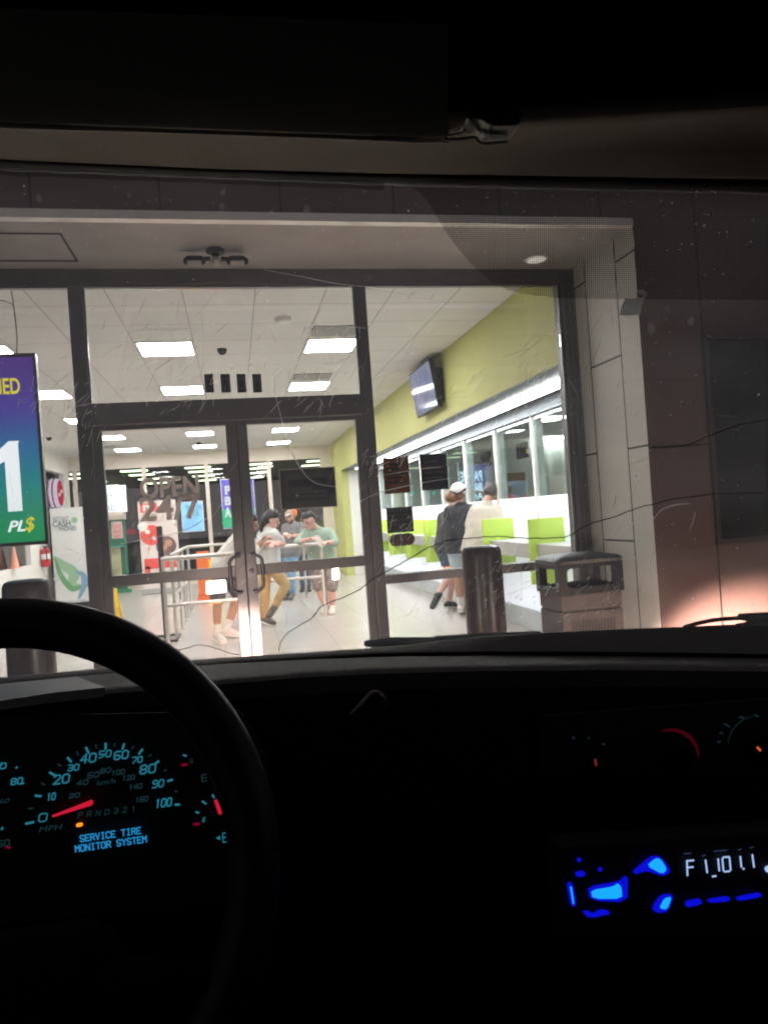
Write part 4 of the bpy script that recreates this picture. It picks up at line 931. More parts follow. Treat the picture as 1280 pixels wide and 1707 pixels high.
# man in green
def paper(t, hd, f, up, sd_, J): pass
J = pj(10.22, dict(head=(516, 868, -.10), neck=(526, 880, -.02), shL=(549, 888, .05), shR=(511, 889, -.02), elL=(559, 905, -.12), elR=(496, 905, -.14), wrL=(546, 904, -.34), wrR=(514, 899, -.30), hipL=(548, 940, .10), hipR=(528, 941, .10), knL=(554, 979, .02), knR=(530, 978, .06), anL=(554, 1010, .12), anR=(543, 1008, .16), toL=(553, 1024, -.10), toR=(540, 1023, -.06)))
for k in ('anL', 'anR'): J[k].z = .09
for k in ('toL', 'toR'): J[k].z = .035
person('man in a sage green T-shirt and grey shorts leaning on the rail holding a paper', (1.1, 10.3, 0), J, SK['pink'], C['sage'], C['camo'], short_hair(HB), C['wsneak'], (-1, -.75, -.25), GQ, 1.10, sleeve='half', legs='knee')
pa = P('Y', 9.93, 524, 892); s = MB()
q = [P('Y', 9.93, x, y) for x, y in ((524, 893), (531, 892), (542, 907), (537, 914), (528, 906))]; s.prism(q, (0, .004, 0)); o = part('folded_paper', s, 'paper', base=q[2]); tag(o, 'folded white paper held over the rail by the man in green', 'paper')
# auburn haired woman
J = pj(9.45, dict(head=(754, 832, .10), neck=(753, 846, .05), shL=(742, 859, .10), shR=(764, 856, .02), elL=(738, 885, .10), elR=(766, 882, .1), wrL=(748, 893, .32), wrR=(764, 893, .35), hipL=(738, 918, .08), hipR=(756, 917, .02), knL=(750, 960, .02), knR=(755, 958, .10), anL=(729, 993, -.16), anR=(747, 1000, .02), toL=(721, 1012, -.20), toR=(760, 1012, .10)))
J['anR'].z = .09; J['toR'].z = .035
aub = (HA, [[(-.02, .058, 0, .088), (.02, .078, 0, .072), (-.055, .01, .02, .080), (-.055, .01, -.02, .080)], [(-.10, .05, 0, .05)]])
person('auburn haired woman in a dark speckled top with crossed bare legs and black trainers', (2.68, 9.5, 0), J, SK['pink'], C['blackp'], C['jeand'], aub, C['sneak'], (.5, 1, -.2), GT, .95, sleeve='long', legs='short')
# person in white cap
def cap_back(t, hd, f, up, sd_, J):
    c = MB(); c.hull([(hd + up * .045 - f * .005, (.108, .108, .10))]); o = remeshed('cap', c, C['white'], t, .008, 2)
    c = MB(); c.hull([(hd + up * .0 - f * .098 + sd_ * .045, .014), (hd - up * .02 - f * .105, .016)]); c.hull([(hd + up * .0 - f * .098 - sd_ * .045, .014), (hd - up * .02 - f * .105, .016)]); c.hull([(hd + up * .0 - f * .098 + sd_ * .045, .014), (hd + up * .035 - f * .06 + sd_ * .092, .016)]); c.hull([(hd + up * .0 - f * .098 - sd_ * .045, .014), (hd + up * .035 - f * .06 - sd_ * .092, .016)]); part('strap', c, C['black'], o, smooth=True)
J = pj(8.9, dict(head=(765, 822, .02), neck=(768, 838, 0), shL=(749, 851, .05), shR=(787, 849, -.05), elL=(748, 882, .12), elR=(790, 880, .08), wrL=(756, 895, .35), wrR=(786, 888, .34), hipL=(758, 918, .05), hipR=(776, 917, 0), knL=(764, 968, .06), knR=(778, 968, .04), anL=(769, 1020, .05), anR=(783, 1020, .04), toL=(773, 1036, .16), toR=(788, 1034, .16)))
for k in ('anL', 'anR'): J[k].z = .09
for k in ('toL', 'toR'): J[k].z = .035
person('person in a black T-shirt and white cap seen from behind', (2.62, 8.95, 0), J, SK['tan'], C['black'], C['jeanl'], (HA, [[(-.04, -.03, 0, .07)]]), C['wsneak'], (.45, 1, 0), GT, 1.02, extras=cap_back, legs='short', sock=C['white'])
# man in white shirt at the counter
J = pj(8.25, dict(head=(817, 821, .05), neck=(811, 836, .02), shL=(793, 851, .04), shR=(832, 852, -.02), elL=(780, 884, .06), elR=(840, 880, .06), wrL=(792, 893, .32), wrR=(838, 886, .35), hipL=(786, 922, -.02), hipR=(808, 922, -.06), knL=(790, 970, .05), knR=(812, 970, 0), anL=(800, 1030, 0), anR=(820, 1030, 0), toL=(806, 1045, .18), toR=(824, 1045, .18)))
for k in ('anL', 'anR'): J[k].z = .09
for k in ('toL', 'toR'): J[k].z = .035
def watch(t, hd, f, up, sd_, J):
    d = (J['wrL'] - J['elL']).normalized(); c = MB(); c.lathe(J['elL'].lerp(J['shL'], .14), [(.05, -.012), (.05, .012)], 20, (J['shL'] - J['elL'])); part('arm_band', c, M['steel'], t, smooth=True)
person('grey haired man in a white T-shirt leaning at the teller counter behind the bollard', (2.6, 8.3, 0), J, SK['tan'], mat('cream_cotton', (.48, .42, .36), .85, 0, .08, 8, .2, 50), C['dshort'], (HG, [[(-.022, .047, 0, .081), (.015, .068, 0, .060), (-.045, .012, .02, .068), (-.045, .012, -.02, .068)]]), C['wsneak'], (.45, 1, -.1), GT, 1.12, legs='knee', extras=watch)
# teller
J = pj(9.3, dict(head=(842, 812, 0), neck=(844, 824, 0), shL=(834, 835, 0), shR=(856, 834, 0), elL=(832, 860, 0), elR=(858, 860, 0), wrL=(838, 880, -.2), wrR=(852, 880, -.2), hipL=(838, 885, .1), hipR=(852, 885, .1), knL=(838, 890, -.3), knR=(852, 890, -.3), anL=(838, 935, -.3), anR=(852, 935, -.3), toL=(838, 940, -.45), toR=(852, 940, -.45)))
person('teller in a red shirt sitting behind the glass beyond the grey haired man', (4.0, 9.4, 0), J, SK['brown'], C['red'], C['jeand'], short_hair(HB), C['sneak'], (-.6, -1, -.2), None)

# ================================================================== THE VEHICLE THE PHOTO IS TAKEN FROM
CU = Vector((0, 0, 1))
CB = O + CF * 1.2; CB.z = -.15
V = thing('parked_car', 'dark car interior around the camera with a lit dashboard and scratched windscreen', 'car', CB)
M['dash'] = mat('dash_vinyl', (.085, .083, .082), .66, 0, .35, 5, .35, 260)
M['dashd'] = mat('dash_dark_plastic', (.004, .004, .005), .85, 0, .2, 20, .2, 300, spec=.08)
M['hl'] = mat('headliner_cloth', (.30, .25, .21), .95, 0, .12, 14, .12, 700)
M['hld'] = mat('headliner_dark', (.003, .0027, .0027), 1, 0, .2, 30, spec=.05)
M['wheel'] = mat('wheel_leather', (.010, .010, .012), .45, 0, .1, 40, .04, 900, spec=.3)
def interp(tab, x):
    if x <= tab[0][0]: return tab[0][1]
    for (a, b), (c, d) in zip(tab, tab[1:]):
        if x <= c:
            u = (x - a) / (c - a); return b + (d - b) * u
    return tab[-1][1]
XS = [-700 + 60 * i for i in range(48)]
def sheet(rows):
    """rows: (distance table or number, height table)"""
    out = []
    for vt, yt in rows:
        out.append([K(interp(vt, x) if isinstance(vt, list) else vt, x, interp(yt, x)) for x in XS])
    return MB().grid(out)
def sh(tab, dy): return [(x, y + dy) for x, y in tab]
crest = [(-700, 1210), (0, 1129), (120, 1119), (250, 1105), (350, 1098), (500, 1088), (640, 1079), (800, 1062), (900, 1055), (1050, 1048), (1200, 1043), (1300, 1042), (2100, 1040)]
near = [(-700, 1216), (0, 1136), (120, 1125), (350, 1104), (500, 1094), (640, 1086), (800, 1083), (900, 1083), (1050, 1084), (1200, 1086), (1300, 1088), (2100, 1100)]
lipt = [(-700, 1220), (0, 1140), (120, 1128), (350, 1108), (500, 1100), (640, 1095), (800, 1094), (1050, 1097), (1200, 1100), (1300, 1100), (2100, 1112)]
lipf = [(-700, 1250), (0, 1165), (120, 1150), (350, 1131), (500, 1118), (640, 1111), (800, 1107), (1050, 1105), (1200, 1107), (1300, 1108), (2100, 1120)]
d = part('dashboard', sheet([(1.14, sh(crest, 40)), (1.13, sh(crest, 12)), (1.02, sh(crest, 1)), (.98, crest), (.93, sh(crest, 1.5)), (.90, near), (.896, sh(near, 3)), (.91, sh(near, 9))]), 'dash', V, smooth=True, fix=False, angle=60)
l_ = part('dash_pad', sheet([(.905, sh(near, 9)), (.885, sh(lipt, 0)), (.872, sh(lipt, 1)), (.78, lipf), (.765, sh(lipf, 5)), (.76, sh(lipf, 12)), (.765, sh(lipf, 40))]), 'dash', V, smooth=True, fix=False, angle=60)
f_ = part('dash_face', sheet([(.768, sh(lipf, 36)), (.76, sh(lipf, 60)), (.74, [(0, 1420), (2100, 1420)]), (.74, [(0, 1800), (2100, 1800)]), (.70, [(0, 2300), (2100, 2300)])]), 'dashd', V, smooth=True, fix=False)
# cluster hood lit from the windscreen
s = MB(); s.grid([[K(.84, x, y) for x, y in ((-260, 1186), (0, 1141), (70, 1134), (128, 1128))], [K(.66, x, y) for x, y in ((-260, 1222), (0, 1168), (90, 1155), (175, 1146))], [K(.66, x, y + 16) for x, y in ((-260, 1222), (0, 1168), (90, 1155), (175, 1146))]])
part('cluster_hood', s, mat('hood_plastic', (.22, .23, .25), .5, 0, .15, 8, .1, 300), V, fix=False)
# grab hook like trim on the dash face
s = MB(); s.tube([K(.735, x, y) for x, y in smoothpath([(583, 1192), (600, 1176), (614, 1162), (624, 1156), (634, 1158), (641, 1166), (645, 1178)])], [.0012 + .0022 * math.sin(math.pi * i / 36) for i in range(37)], 8); part('dash_trim', s, mat('satin_trim', (.22, .21, .20), .3, .7), V, smooth=True)

# ---- windscreen
VT, ZT = .50, 0
def gl_y(x): return interp([(-700, 215), (0, 278), (640, 303), (1280, 318), (2000, 330)], x)
wrows = []; NW = 14
tp = [K(.50, x, gl_y(x)) for x in XS]; bt = [K(1.15, x, interp(crest, x) + 14) for x in XS]
for i in range(NW + 1):
    u = i / NW; wrows.append([a.lerp(b, u) + (CU * .012 + CF * .015) * math.sin(math.pi * u) for a, b in zip(tp, bt)])
wsn = (bt[20] - tp[20]).cross(tp[22] - tp[20]).normalized()
if wsn.dot(O - tp[20]) < 0: wsn = -wsn       # towards the cabin
def on_glass(x, y, lift=.0):
    """point on the windscreen behind a photo point"""
    dv = ray(x, y)
    # march along the ray: distance fraction where it crosses the curved sheet
    j = min(max((x + 700) / 60, 0), len(XS) - 1.001); j0 = int(j); fj = j - j0
    lo = None
    for i in range(NW):
        a = wrows[i][j0].lerp(wrows[i][j0 + 1], fj); b = wrows[i + 1][j0].lerp(wrows[i + 1][j0 + 1], fj)
        nrm = (b - a).cross(CR).normalized(); t_ = (a - O).dot(nrm) / dv.dot(nrm); p = O + dv * t_
        k = (p - a).dot(b - a) / (b - a).length_squared
        if (i == 0 or k >= 0) and (k <= 1 or i == NW - 1): return p + wsn * lift
    return p + wsn * lift
M['screen_glass'] = glass('windscreen_glass', (.95, .96, .96), .003, veil=.10, veilcol=(.80, .83, .93))
ws = part('windscreen', MB().grid(wrows), 'screen_glass', V, smooth=True, fix=False)
# dotted black frit
fm = bpy.data.materials.new('frit_dots'); fm.use_nodes = True; tt = fm.node_tree; bb = tt.nodes['Principled BSDF']; bb.inputs['Base Color'].default_value = (.006, .006, .007, 1); bb.inputs['Roughness'].default_value = .6
tc = nd(tt, 'ShaderNodeUVMap'); mp = nd(tt, 'ShaderNodeSeparateXYZ'); tt.links.new(tc.outputs[0], mp.inputs[0])
sn = []
for i in (0, 1):
    m_ = nd(tt, 'ShaderNodeMath', operation='MULTIPLY'); m_.inputs[1].default_value = math.pi; tt.links.new(mp.outputs[i], m_.inputs[0])
    q_ = nd(tt, 'ShaderNodeMath', operation='SINE'); tt.links.new(m_.outputs[0], q_.inputs[0]); sn.append(q_)
pr = nd(tt, 'ShaderNodeMath', operation='MULTIPLY'); tt.links.new(sn[0].outputs[0], pr.inputs[0]); tt.links.new(sn[1].outputs[0], pr.inputs[1])
gt = nd(tt, 'ShaderNodeMath', operation='GREATER_THAN'); gt.inputs[1].default_value = .13; tt.links.new(pr.outputs[0], gt.inputs[0])
tr_ = nd(tt, 'ShaderNodeBsdfTransparent'); mx_ = nd(tt, 'ShaderNodeMixShader'); tt.links.new(gt.outputs[0], mx_.inputs[0]); tt.links.new(bb.outputs[0], mx_.inputs[2]); tt.links.new(tr_.outputs[0], mx_.inputs[1])
tt.links.new(mx_.outputs[0], tt.nodes['Material Output'].inputs['Surface'])
def frit(rows, name='frit_band', pitch=2.3):
    mb = MB(); mb.grid([[on_glass(x, y, .0012) for x, y in r] for r in rows])
    o = part(name, mb, fm, ws, fix=False)
    uv = o.data.uv_layers.new(name='UVMap')
    flat = [q for r in rows for q in r]
    for lp in o.data.loops:
        x, y = flat[lp.vertex_index]; uv.data[lp.index].uv = ((x + y) / pitch / 1.42, (x - y) / pitch / 1.42)
    return o
edge = smoothpath([(655, 303), (690, 312), (712, 334), (735, 372), (765, 415), (800, 452), (838, 478), (880, 490), (940, 495)], 4)
def fx(y):
    for (a, b), (c, d_) in zip(edge, edge[1:]):
        if b <= y <= d_ and d_ > b: return a + (c - a) * (y - b) / (d_ - b)
    return 940 if y > 480 else 655
rows = []
for k in range(26):
    y = 304 + k * (496 - 304) / 25; x0 = fx(y); rows.append([(x0 + (1500 - x0) * i / 30, y + (3 if y > 470 else 0) * (i / 30) + (14 * i / 30 if y < 310 else 0)) for i in range(31)])
frit(rows)
frit([[(x, gl_y(x) - 2 + k * 7) for x in range(-400, 680, 40)] for k in range(3)])
# scratches and dirt
def scr_mat(n, c, a):
    m = bpy.data.materials.new(n); m.use_nodes = True; t_ = m.node_tree; t_.nodes.remove(t_.nodes['Principled BSDF'])
    tl = nd(t_, 'ShaderNodeBsdfTranslucent'); tl.inputs['Color'].default_value = (*c, 1); tr = nd(t_, 'ShaderNodeBsdfTransparent'); mx = nd(t_, 'ShaderNodeMixShader'); mx.inputs[0].default_value = a
    t_.links.new(tr.outputs[0], mx.inputs[1]); t_.links.new(tl.outputs[0], mx.inputs[2]); t_.links.new(mx.outputs[0], t_.nodes['Material Output'].inputs['Surface']); return m
sm1 = scr_mat('scratch_faint', (1, 1, 1), .30); sm2 = scr_mat('scratch_bright', (1, 1, 1), .85)
rs = random.Random(21)
def ribbon(mb, pts, wpx, lift=.0016):
    n = len(pts); A_, B_ = [], []
    for i, (x, y) in enumerate(pts):
        x2, y2 = pts[min(i + 1, n - 1)]; x1, y1 = pts[max(i - 1, 0)]; l = math.hypot(x2 - x1, y2 - y1) or 1
        ww = wpx * (.35 + .65 * math.sin(math.pi * (i + .5) / n)); nx, ny = -(y2 - y1) / l * ww / 2, (x2 - x1) / l * ww / 2
        A_.append(on_glass(x + nx, y + ny, lift)); B_.append(on_glass(x - nx, y - ny, lift))
    mb.grid([A_, B_])
def scratches(n, box, ang, spread, lmin, lmax, w_, mb):
    for _ in range(n):
        x = rs.uniform(box[0], box[2]); y = rs.uniform(box[1], box[3]); a = R(ang + rs.gauss(0, spread)); L_ = lmin + (lmax - lmin) * rs.random() ** 2.2; bend = rs.gauss(0, .012)
        pts = []
        for i in range(6):
            u = (i / 5 - .5) * L_; pts.append((x + math.cos(a) * u - math.sin(a) * bend * u * u / max(L_, 1) * 2, y - math.sin(a) * u - math.cos(a) * bend * u * u / max(L_, 1) * 2))
        ribbon(mb, pts, w_ * rs.uniform(.6, 1.3))
fa, br_ = MB(), MB()
scratches(200, (0, 480, 1100, 1040), 62, 20, 8, 70, .7, fa)
scratches(50, (0, 420, 1270, 1030), 15, 30, 6, 45, .5, fa)
for (x, y, r_s) in ((272, 575, 70), (550, 575, 60), (300, 650, 60), (515, 645, 60), (90, 655, 60), (120, 700, 50), (640, 770, 40), (800, 690, 110), (900, 640, 60), (690, 890, 50), (860, 970, 60), (985, 1000, 60)):
    scratches(34, (x - r_s, y - r_s * .6, x + r_s, y + r_s * .6), 60, 24, 4, 34, .75, br_)  # scratches crowded mostly at the lamps, imitating the glints around them
for p_ in ([(440, 447), (500, 458), (560, 470), (640, 480), (740, 505)], [(600, 835), (625, 822), (660, 812), (720, 800), (790, 790)], [(1000, 905), (1030, 880), (1065, 868), (1090, 862)], [(1085, 870), (1100, 850), (1125, 840), (1150, 838)], [(1148, 885), (1153, 872), (1158, 852)], [(455, 640), (470, 700), (490, 760), (520, 800), (562, 810)], [(200, 905), (300, 885), (345, 862)], [(230, 612), (262, 590), (290, 560)], [(505, 545), (560, 541), (610, 545)], [(225, 548), (280, 546), (330, 548)], [(640, 790), (700, 780), (735, 777)]):
    ribbon(br_, smoothpath(p_, 5), 1.1)
specks = MB()
for _ in range(420):
    x = rs.uniform(0, 1270); y = rs.uniform(330, 1030) if rs.random() < .8 else rs.uniform(300, 420); r0 = rs.uniform(.35, 1.1) * (1 + 1.6 * (rs.random() < .05))
    pts = [on_glass(x + r0 * math.cos(k * math.pi / 3) * rs.uniform(.6, 1.2), y + r0 * math.sin(k * math.pi / 3) * rs.uniform(.6, 1.4), .0018) for k in range(6)]
    specks.add(pts, [tuple(range(6))])
o = part('scratches', fa, sm1, ws, fix=False); o['kind'] = 'stuff'
o = part('bright_scratches', br_, sm2, ws, fix=False); o['kind'] = 'stuff'
o = part('dust_specks', specks, sm2, ws, fix=False); o['kind'] = 'stuff'
for (x, y, r0) in ((370, 342, 7), (452, 350, 5), (512, 346, 7), (215, 322, 5), (65, 328, 6), (1150, 535, 7), (1085, 545, 9), (1110, 512, 5), (608, 316, 4), (250, 332, 4), (372, 318, 6)):
    sb = MB(); sb.add([on_glass(x + r0 * math.cos(k * .7) * rs.uniform(.5, 1.1), y + 1.2 * r0 * math.sin(k * .7) * rs.uniform(.5, 1.1), .0018) for k in range(9)], [tuple(range(9))])
    part('smear', sb, bpy.data.materials.get('smear') or scr_mat('smear', (1, 1, 1), .16), ws, fix=False)
# cracks
def crack(pts, r, m):
    p2 = []
    for (x, y) in smoothpath(pts, 6): p2.append((x + rs.gauss(0, .35), y + rs.gauss(0, .45)))
    s = MB(); s.tube([on_glass(x, y, .0022) for x, y in p2], r, 5); return part('crack', s, m, ws, smooth=True)
ck = mat('crack_black', (.004, .004, .004), .5); cw = scr_mat('crack_white', (1, 1, 1), .9)
crack([(465, 1083), (468, 1068), (480, 1053), (500, 1040), (520, 1028), (532, 1012), (545, 1004)], .0006, ck)
crack([(527, 1018), (531, 1012), (536, 1008)], .0008, cw)
crack([(545, 1004), (570, 994), (600, 980), (620, 963), (640, 953), (665, 938), (690, 925), (705, 915), (720, 908), (745, 899), (770, 896), (800, 893), (832, 892), (860, 894), (900, 895), (930, 894), (946, 892), (960, 884), (975, 874), (1000, 866), (1030, 857), (1060, 845), (1090, 838), (1120, 830), (1160, 825), (1200, 821), (1240, 820), (1300, 818)], .0007, ck)
crack([(272, 1093), (290, 1084), (312, 1078), (330, 1073), (352, 1076), (375, 1084), (398, 1090)], .0006, ck)
crack([(1085, 742), (1110, 743), (1150, 737), (1190, 720), (1230, 706), (1290, 696)], .0005, ck)
# old sticker on the glass
s = MB(); s.add([on_glass(x, y, .0015) for x, y in ((1032, 523), (1036, 507), (1041, 494), (1052, 496), (1064, 494), (1076, 491), (1068, 508), (1066, 522), (1048, 524))], [tuple(range(9))])
st_ = part('old_sticker', s, sheet_mat('sticker_grey', (.5, .52, .52), .7, .15, 60), ws)
s = MB(); s.add([on_glass(x, y, .0025) for x, y in ((1061, 480), (1070, 479), (1077, 484), (1076, 490), (1064, 488))], [tuple(range(5))]); part('sticker_scrap', s, bpy.data.materials['sticker_grey'], ws)

# ---- wipers
s = MB(); s.hull([(K(1.2, 612, 1073), .006), (K(1.2, 650, 1070), .008), (K(1.2, 725, 1070), .008)]); s.tube([K(1.2, x, y) for x, y in ((725, 1066), (760, 1064), (820, 1060), (900, 1058))], .006, 8)
part('wiper', s, 'black', V, smooth=True)
s = MB(); s.tube([K(1.2, x, y) for x, y in smoothpath([(1140, 1046), (1160, 1040), (1190, 1034), (1225, 1031), (1290, 1029)])], .004, 8); s.tube([K(1.2, x, y) for x, y in ((1150, 1049), (1200, 1046), (1290, 1040))], .004, 8)
s.prism([K(1.2, x, y) for x, y in ((1240, 1030), (1243, 1025), (1300, 1022), (1300, 1050), (1238, 1050), (1238, 1042), (1252, 1040), (1262, 1036), (1256, 1034), (1244, 1036))], CF * .02)
part('wiper', s, 'black', V, smooth=True)

# ---- windscreen header, headliner, visor
glt = [(x, gl_y(x)) for x in (-700, 0, 640, 1280, 2000)]
bl_ = [(-700, 190), (0, 262), (350, 278), (640, 286), (900, 290), (1280, 296), (2000, 300)]
tr1 = [(-700, 150), (0, 212), (640, 235), (900, 215), (1280, 190), (2000, 160)]
part('windscreen_seal', sheet([(.512, sh(glt, 6)), (.500, sh(glt, 2)), (.490, sh(bl_, 8)), (.487, bl_)]), 'blackm', V, smooth=True, fix=False)
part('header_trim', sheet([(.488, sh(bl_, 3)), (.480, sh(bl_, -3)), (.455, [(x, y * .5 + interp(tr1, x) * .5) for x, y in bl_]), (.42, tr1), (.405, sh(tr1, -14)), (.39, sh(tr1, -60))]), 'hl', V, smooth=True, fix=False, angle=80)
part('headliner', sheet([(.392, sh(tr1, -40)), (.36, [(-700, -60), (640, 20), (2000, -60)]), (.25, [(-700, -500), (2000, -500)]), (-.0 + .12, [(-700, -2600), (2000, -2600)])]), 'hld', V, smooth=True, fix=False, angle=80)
ved = smoothpath([(-400, 182), (0, 203), (200, 209), (400, 216), (560, 222), (700, 228), (735, 227), (748, 231)], 5)
s = MB(); s.grid([[K(.402, x, y) for x, y in ved], [K(.395, x, y - 5) for x, y in ved], [K(.36, x, y - 60) for x, y in ved], [K(.30, x, y - 190) for x, y in ved]])
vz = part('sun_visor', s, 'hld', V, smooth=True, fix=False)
s = MB(); s.tube([K(.414, x, y + 5) for x, y in ved], .0016, 8); part('piping', s, mat('piping_grey', (.9, .84, .80), .8), vz, smooth=True)  # near-white tube paints the light caught along the visor's front edge
s = MB(); s.prism([K(.398, x, y) for x, y in ((762, 222), (790, 206), (850, 205), (852, 226), (848, 236), (800, 237), (790, 228))], -CF * .02); cl_ = part('visor_clip', s, 'black', V, bevel=.002)
s = MB(); s.tube([K(.394, x, y) for x, y in smoothpath([(738, 231), (760, 232), (790, 229), (798, 236), (810, 239), (845, 236)])], .0010, 7); s.tube([K(.394, x, y) for x, y in smoothpath([(740, 227), (765, 222), (783, 214), (800, 203), (850, 175), (900, 135), (940, 90), (975, 50)])], .0007, 7); part('cable', s, bpy.data.materials['piping_grey'], cl_, smooth=True)

# ---- steering wheel
WC = K(.44, -26, 1484); wr = WC - O
nrm = (-CF * .97 + CU * .25).normalized(); wu = (CU - nrm * CU.dot(nrm)).normalized(); wx = wu.cross(nrm).normalized()
RW = .150; s = MB()
s.tube([WC + wx * RW * math.cos(2 * math.pi * k / 72) + wu * RW * 1.0 * math.sin(2 * math.pi * k / 72) for k in range(73)], .0155, 24, cap=False)
W_ = part('steering_wheel', s, 'wheel', V, smooth=True)
HC = WC - wu * .055; s = MB(); s.hull([(HC - nrm * .02 + wx * .045, .028), (HC - nrm * .02 - wx * .045, .028), (HC - nrm * .02 - wu * .045, .035)]); part('hub', s, 'dashd', W_, smooth=True)
for a in (-28, 208, 270):
    s = MB(); q = wx * math.cos(R(a)) + wu * math.sin(R(a)); s.hull([(HC - nrm * .015, .018), (WC + q * (RW - .01), .010)]); part('spoke', s, 'dashd', W_, smooth=True)

# ---- instrument cluster (flat face seen through the wheel)
VC = .66
M['cy'] = emis('gauge_cyan', (.035, .33, .46), .52); M['cyd'] = emis('gauge_dim', (.018, .055, .065), .45); M['cyb'] = emis('message_blue', (.03, .36, .80), .72)
M['ndl'] = emis('needle_red', (.80, .015, .05), .75); M['amb'] = emis('lamp_amber', (1, .30, .02), 1.3); M['reddim'] = emis('tick_red', (.35, .0, .05), .5)
cl = part('instrument_cluster', MB().prism([K(VC + .004, x, y) for x, y in ((-300, 1215), (0, 1195), (400, 1185), (445, 1260), (440, 1500), (0, 1540), (-300, 1560))], CF * .002), 'blackm', V)
def ctext(s_, x0, y0, x1, y1, m, parent, v, name='numeral', **kw):
    """lettering on the panel v metres ahead; (x0,y0) is its lower left, (x1,y1) its top right"""
    a = K(v, x0, y0); 
    w_ = (x1 - x0) / FPX * v * 1.0; h_ = (y0 - y1) / FPX * v
    return text(name, s_, a, a + CR * w_, CU * h_, m, parent, depth=.0004, **kw)
def dash_line(mb, v, x0, y0, x1, y1, wpx):
    a = K(v, x0, y0); b = K(v, x1, y1); d_ = (b - a).normalized(); n_ = d_.cross(CF).normalized() * wpx / FPX * v / 2
    mb.prism([a - n_, b - n_, b + n_, a + n_], CF * .0004)
# squared stroke lettering on a 4 x 6 cell
GL = {'0': ['0626404 0'.replace(' ', '')], }
def _p(t): return [[(int(q[i]), int(q[i + 1])) for i in range(0, len(q), 2)] for q in t.split()]
GL = {k: _p(v) for k, v in {'0': '100105163645413010', '1': '152620', '2': '05163645440010 0040', '3': '0636454433 13334441301001', '4': '30360242', '5': '46060343423110 1000', '6': '46160501103041423303', '7': '06464410', '8': '103041423344453616050413020110 1333', '9': '0030414536160504133343',
  'S': '4536160504134241301001', 'E': '46060040 0333', 'R': '000636454433 03 0333 2340', 'V': '06204 6'.replace(' ', ''), 'I': '2026 1636 1030', 'C': '4536160501103041', 'T': '0646 2620', 'M': '0006234640', 'O': '100105163645413010', 'N': '00064046', 'Y': '062346 2320',
  'P': '000636454433 0333', 'D': '0006264541200 0'.replace(' ', ''), 'k': '0006 4402 2340'.replace('2340', '1340'), 'm': '0004 0434 2420 3430', '/': '0046', 'h': '0006 03133320', 'H': '0006 0343 4640'}.items()}
def stext(s_, x0, y0, x1, y1, m, parent, v, name='numeral', wpx=1.7, shear=.0, gap=.38):
    n = len(s_); cw = (x1 - x0) / (n + (n - 1) * gap) ; a = K(v, x0, y0); W_1 = cw / FPX * v; H_1 = (y0 - y1) / FPX * v; mb = MB(); hw = wpx / FPX * v / 2
    for i, c in enumerate(s_):
        for st in GL.get(c, []):
            pp = [a + CR * (i * W_1 * (1 + gap) + W_1 * q[0] / 4 + shear * H_1 * q[1] / 6) + CU * H_1 * q[1] / 6 for q in st]
            for u, w2 in zip(pp, pp[1:]):
                d_ = (w2 - u)
                if d_.length < 1e-7: continue
                d_.normalize(); n_ = d_.cross(CF).normalized() * hw; e_ = d_ * hw * .9
                mb.prism([u - n_ - e_, w2 - n_ + e_, w2 + n_ + e_, u + n_ - e_], CF * .0004)
    return part(name, mb, m, parent)
# speedometer
CXs, CYs = 172, 1372
tk = MB(); tk2 = MB()
SP = [(0, 64, 1365, 78, 1372 - 1, 42, 1374, 56, 1371), ]
ticks = [(42, 1374, 57, 1371), (58, 1327, 69, 1328), (82, 1288, 93, 1294), (112, 1263, 119, 1271), (143, 1246, 148, 1257), (176, 1239, 176, 1250), (207, 1240, 204, 1250), (238, 1249, 231, 1258), (265, 1269, 257, 1275), (288, 1300, 279, 1303), (300, 1342, 291, 1342)]
for q in ticks: dash_line(tk, VC, *q, 3.2)
minor = [(47, 1349, 56, 1348), (68, 1306, 75, 1309), (96, 1274, 102, 1278), (127, 1253, 131, 1260), (159, 1242, 161, 1248), (192, 1239, 190, 1245), (223, 1244, 220, 1249), (253, 1258, 248, 1262), (278, 1284, 273, 1285), (296, 1320, 291, 1320)]
for q in minor: dash_line(tk2, VC, *q, 2.0)
sp_o = part('speedometer', tk, 'cy', cl); part('minor_ticks', tk2, mat('x', (0, 0, 0)) if 0 else M['cyd'], cl)
for (s_, x0, y0, x1, y1) in (('0', 64, 1371, 78, 1359), ('10', 78, 1335, 92, 1325), ('20', 89, 1308, 116, 1295), ('30', 113, 1286, 132, 1277), ('40', 134, 1273, 161, 1260), ('50', 165, 1264, 186, 1254), ('60', 190, 1267, 215, 1255), ('70', 220, 1273, 238, 1264), ('80', 233, 1291, 261, 1278), ('90', 254, 1314, 274, 1303), ('100', 259, 1347, 288, 1335)):
    stext(s_, x0, y0, x0 + (x1 - x0) * .82, y1, 'cy', cl, VC, shear=.2, wpx=2.0 if x1 - x0 > 24 else 1.6)
for (s_, x0, y0, x1, y1) in (('20', 115, 1331, 130, 1325), ('40', 128, 1310, 144, 1303), ('60', 146, 1298, 162, 1290), ('80', 167, 1290, 182, 1283), ('100', 186, 1293, 205, 1286), ('120', 204, 1302, 222, 1295), ('140', 215, 1317, 234, 1310), ('160', 226, 1338, 244, 1331), ('km/h', 161, 1310, 190, 1302), ('MPH', 65, 1388, 100, 1380)):
    (stext if s_[0] in '0123456789' else ctext)(s_, x0, y0, x1, y1, 'cyd', cl, VC, shear=.2)
for i, c in enumerate('PRND321'): stext(c, 130 + i * 14.8, 1364 - i * 1.7, 136 + i * 14.8, 1356 - i * 1.7, 'cyd', cl, VC, shear=.2, wpx=1.1)
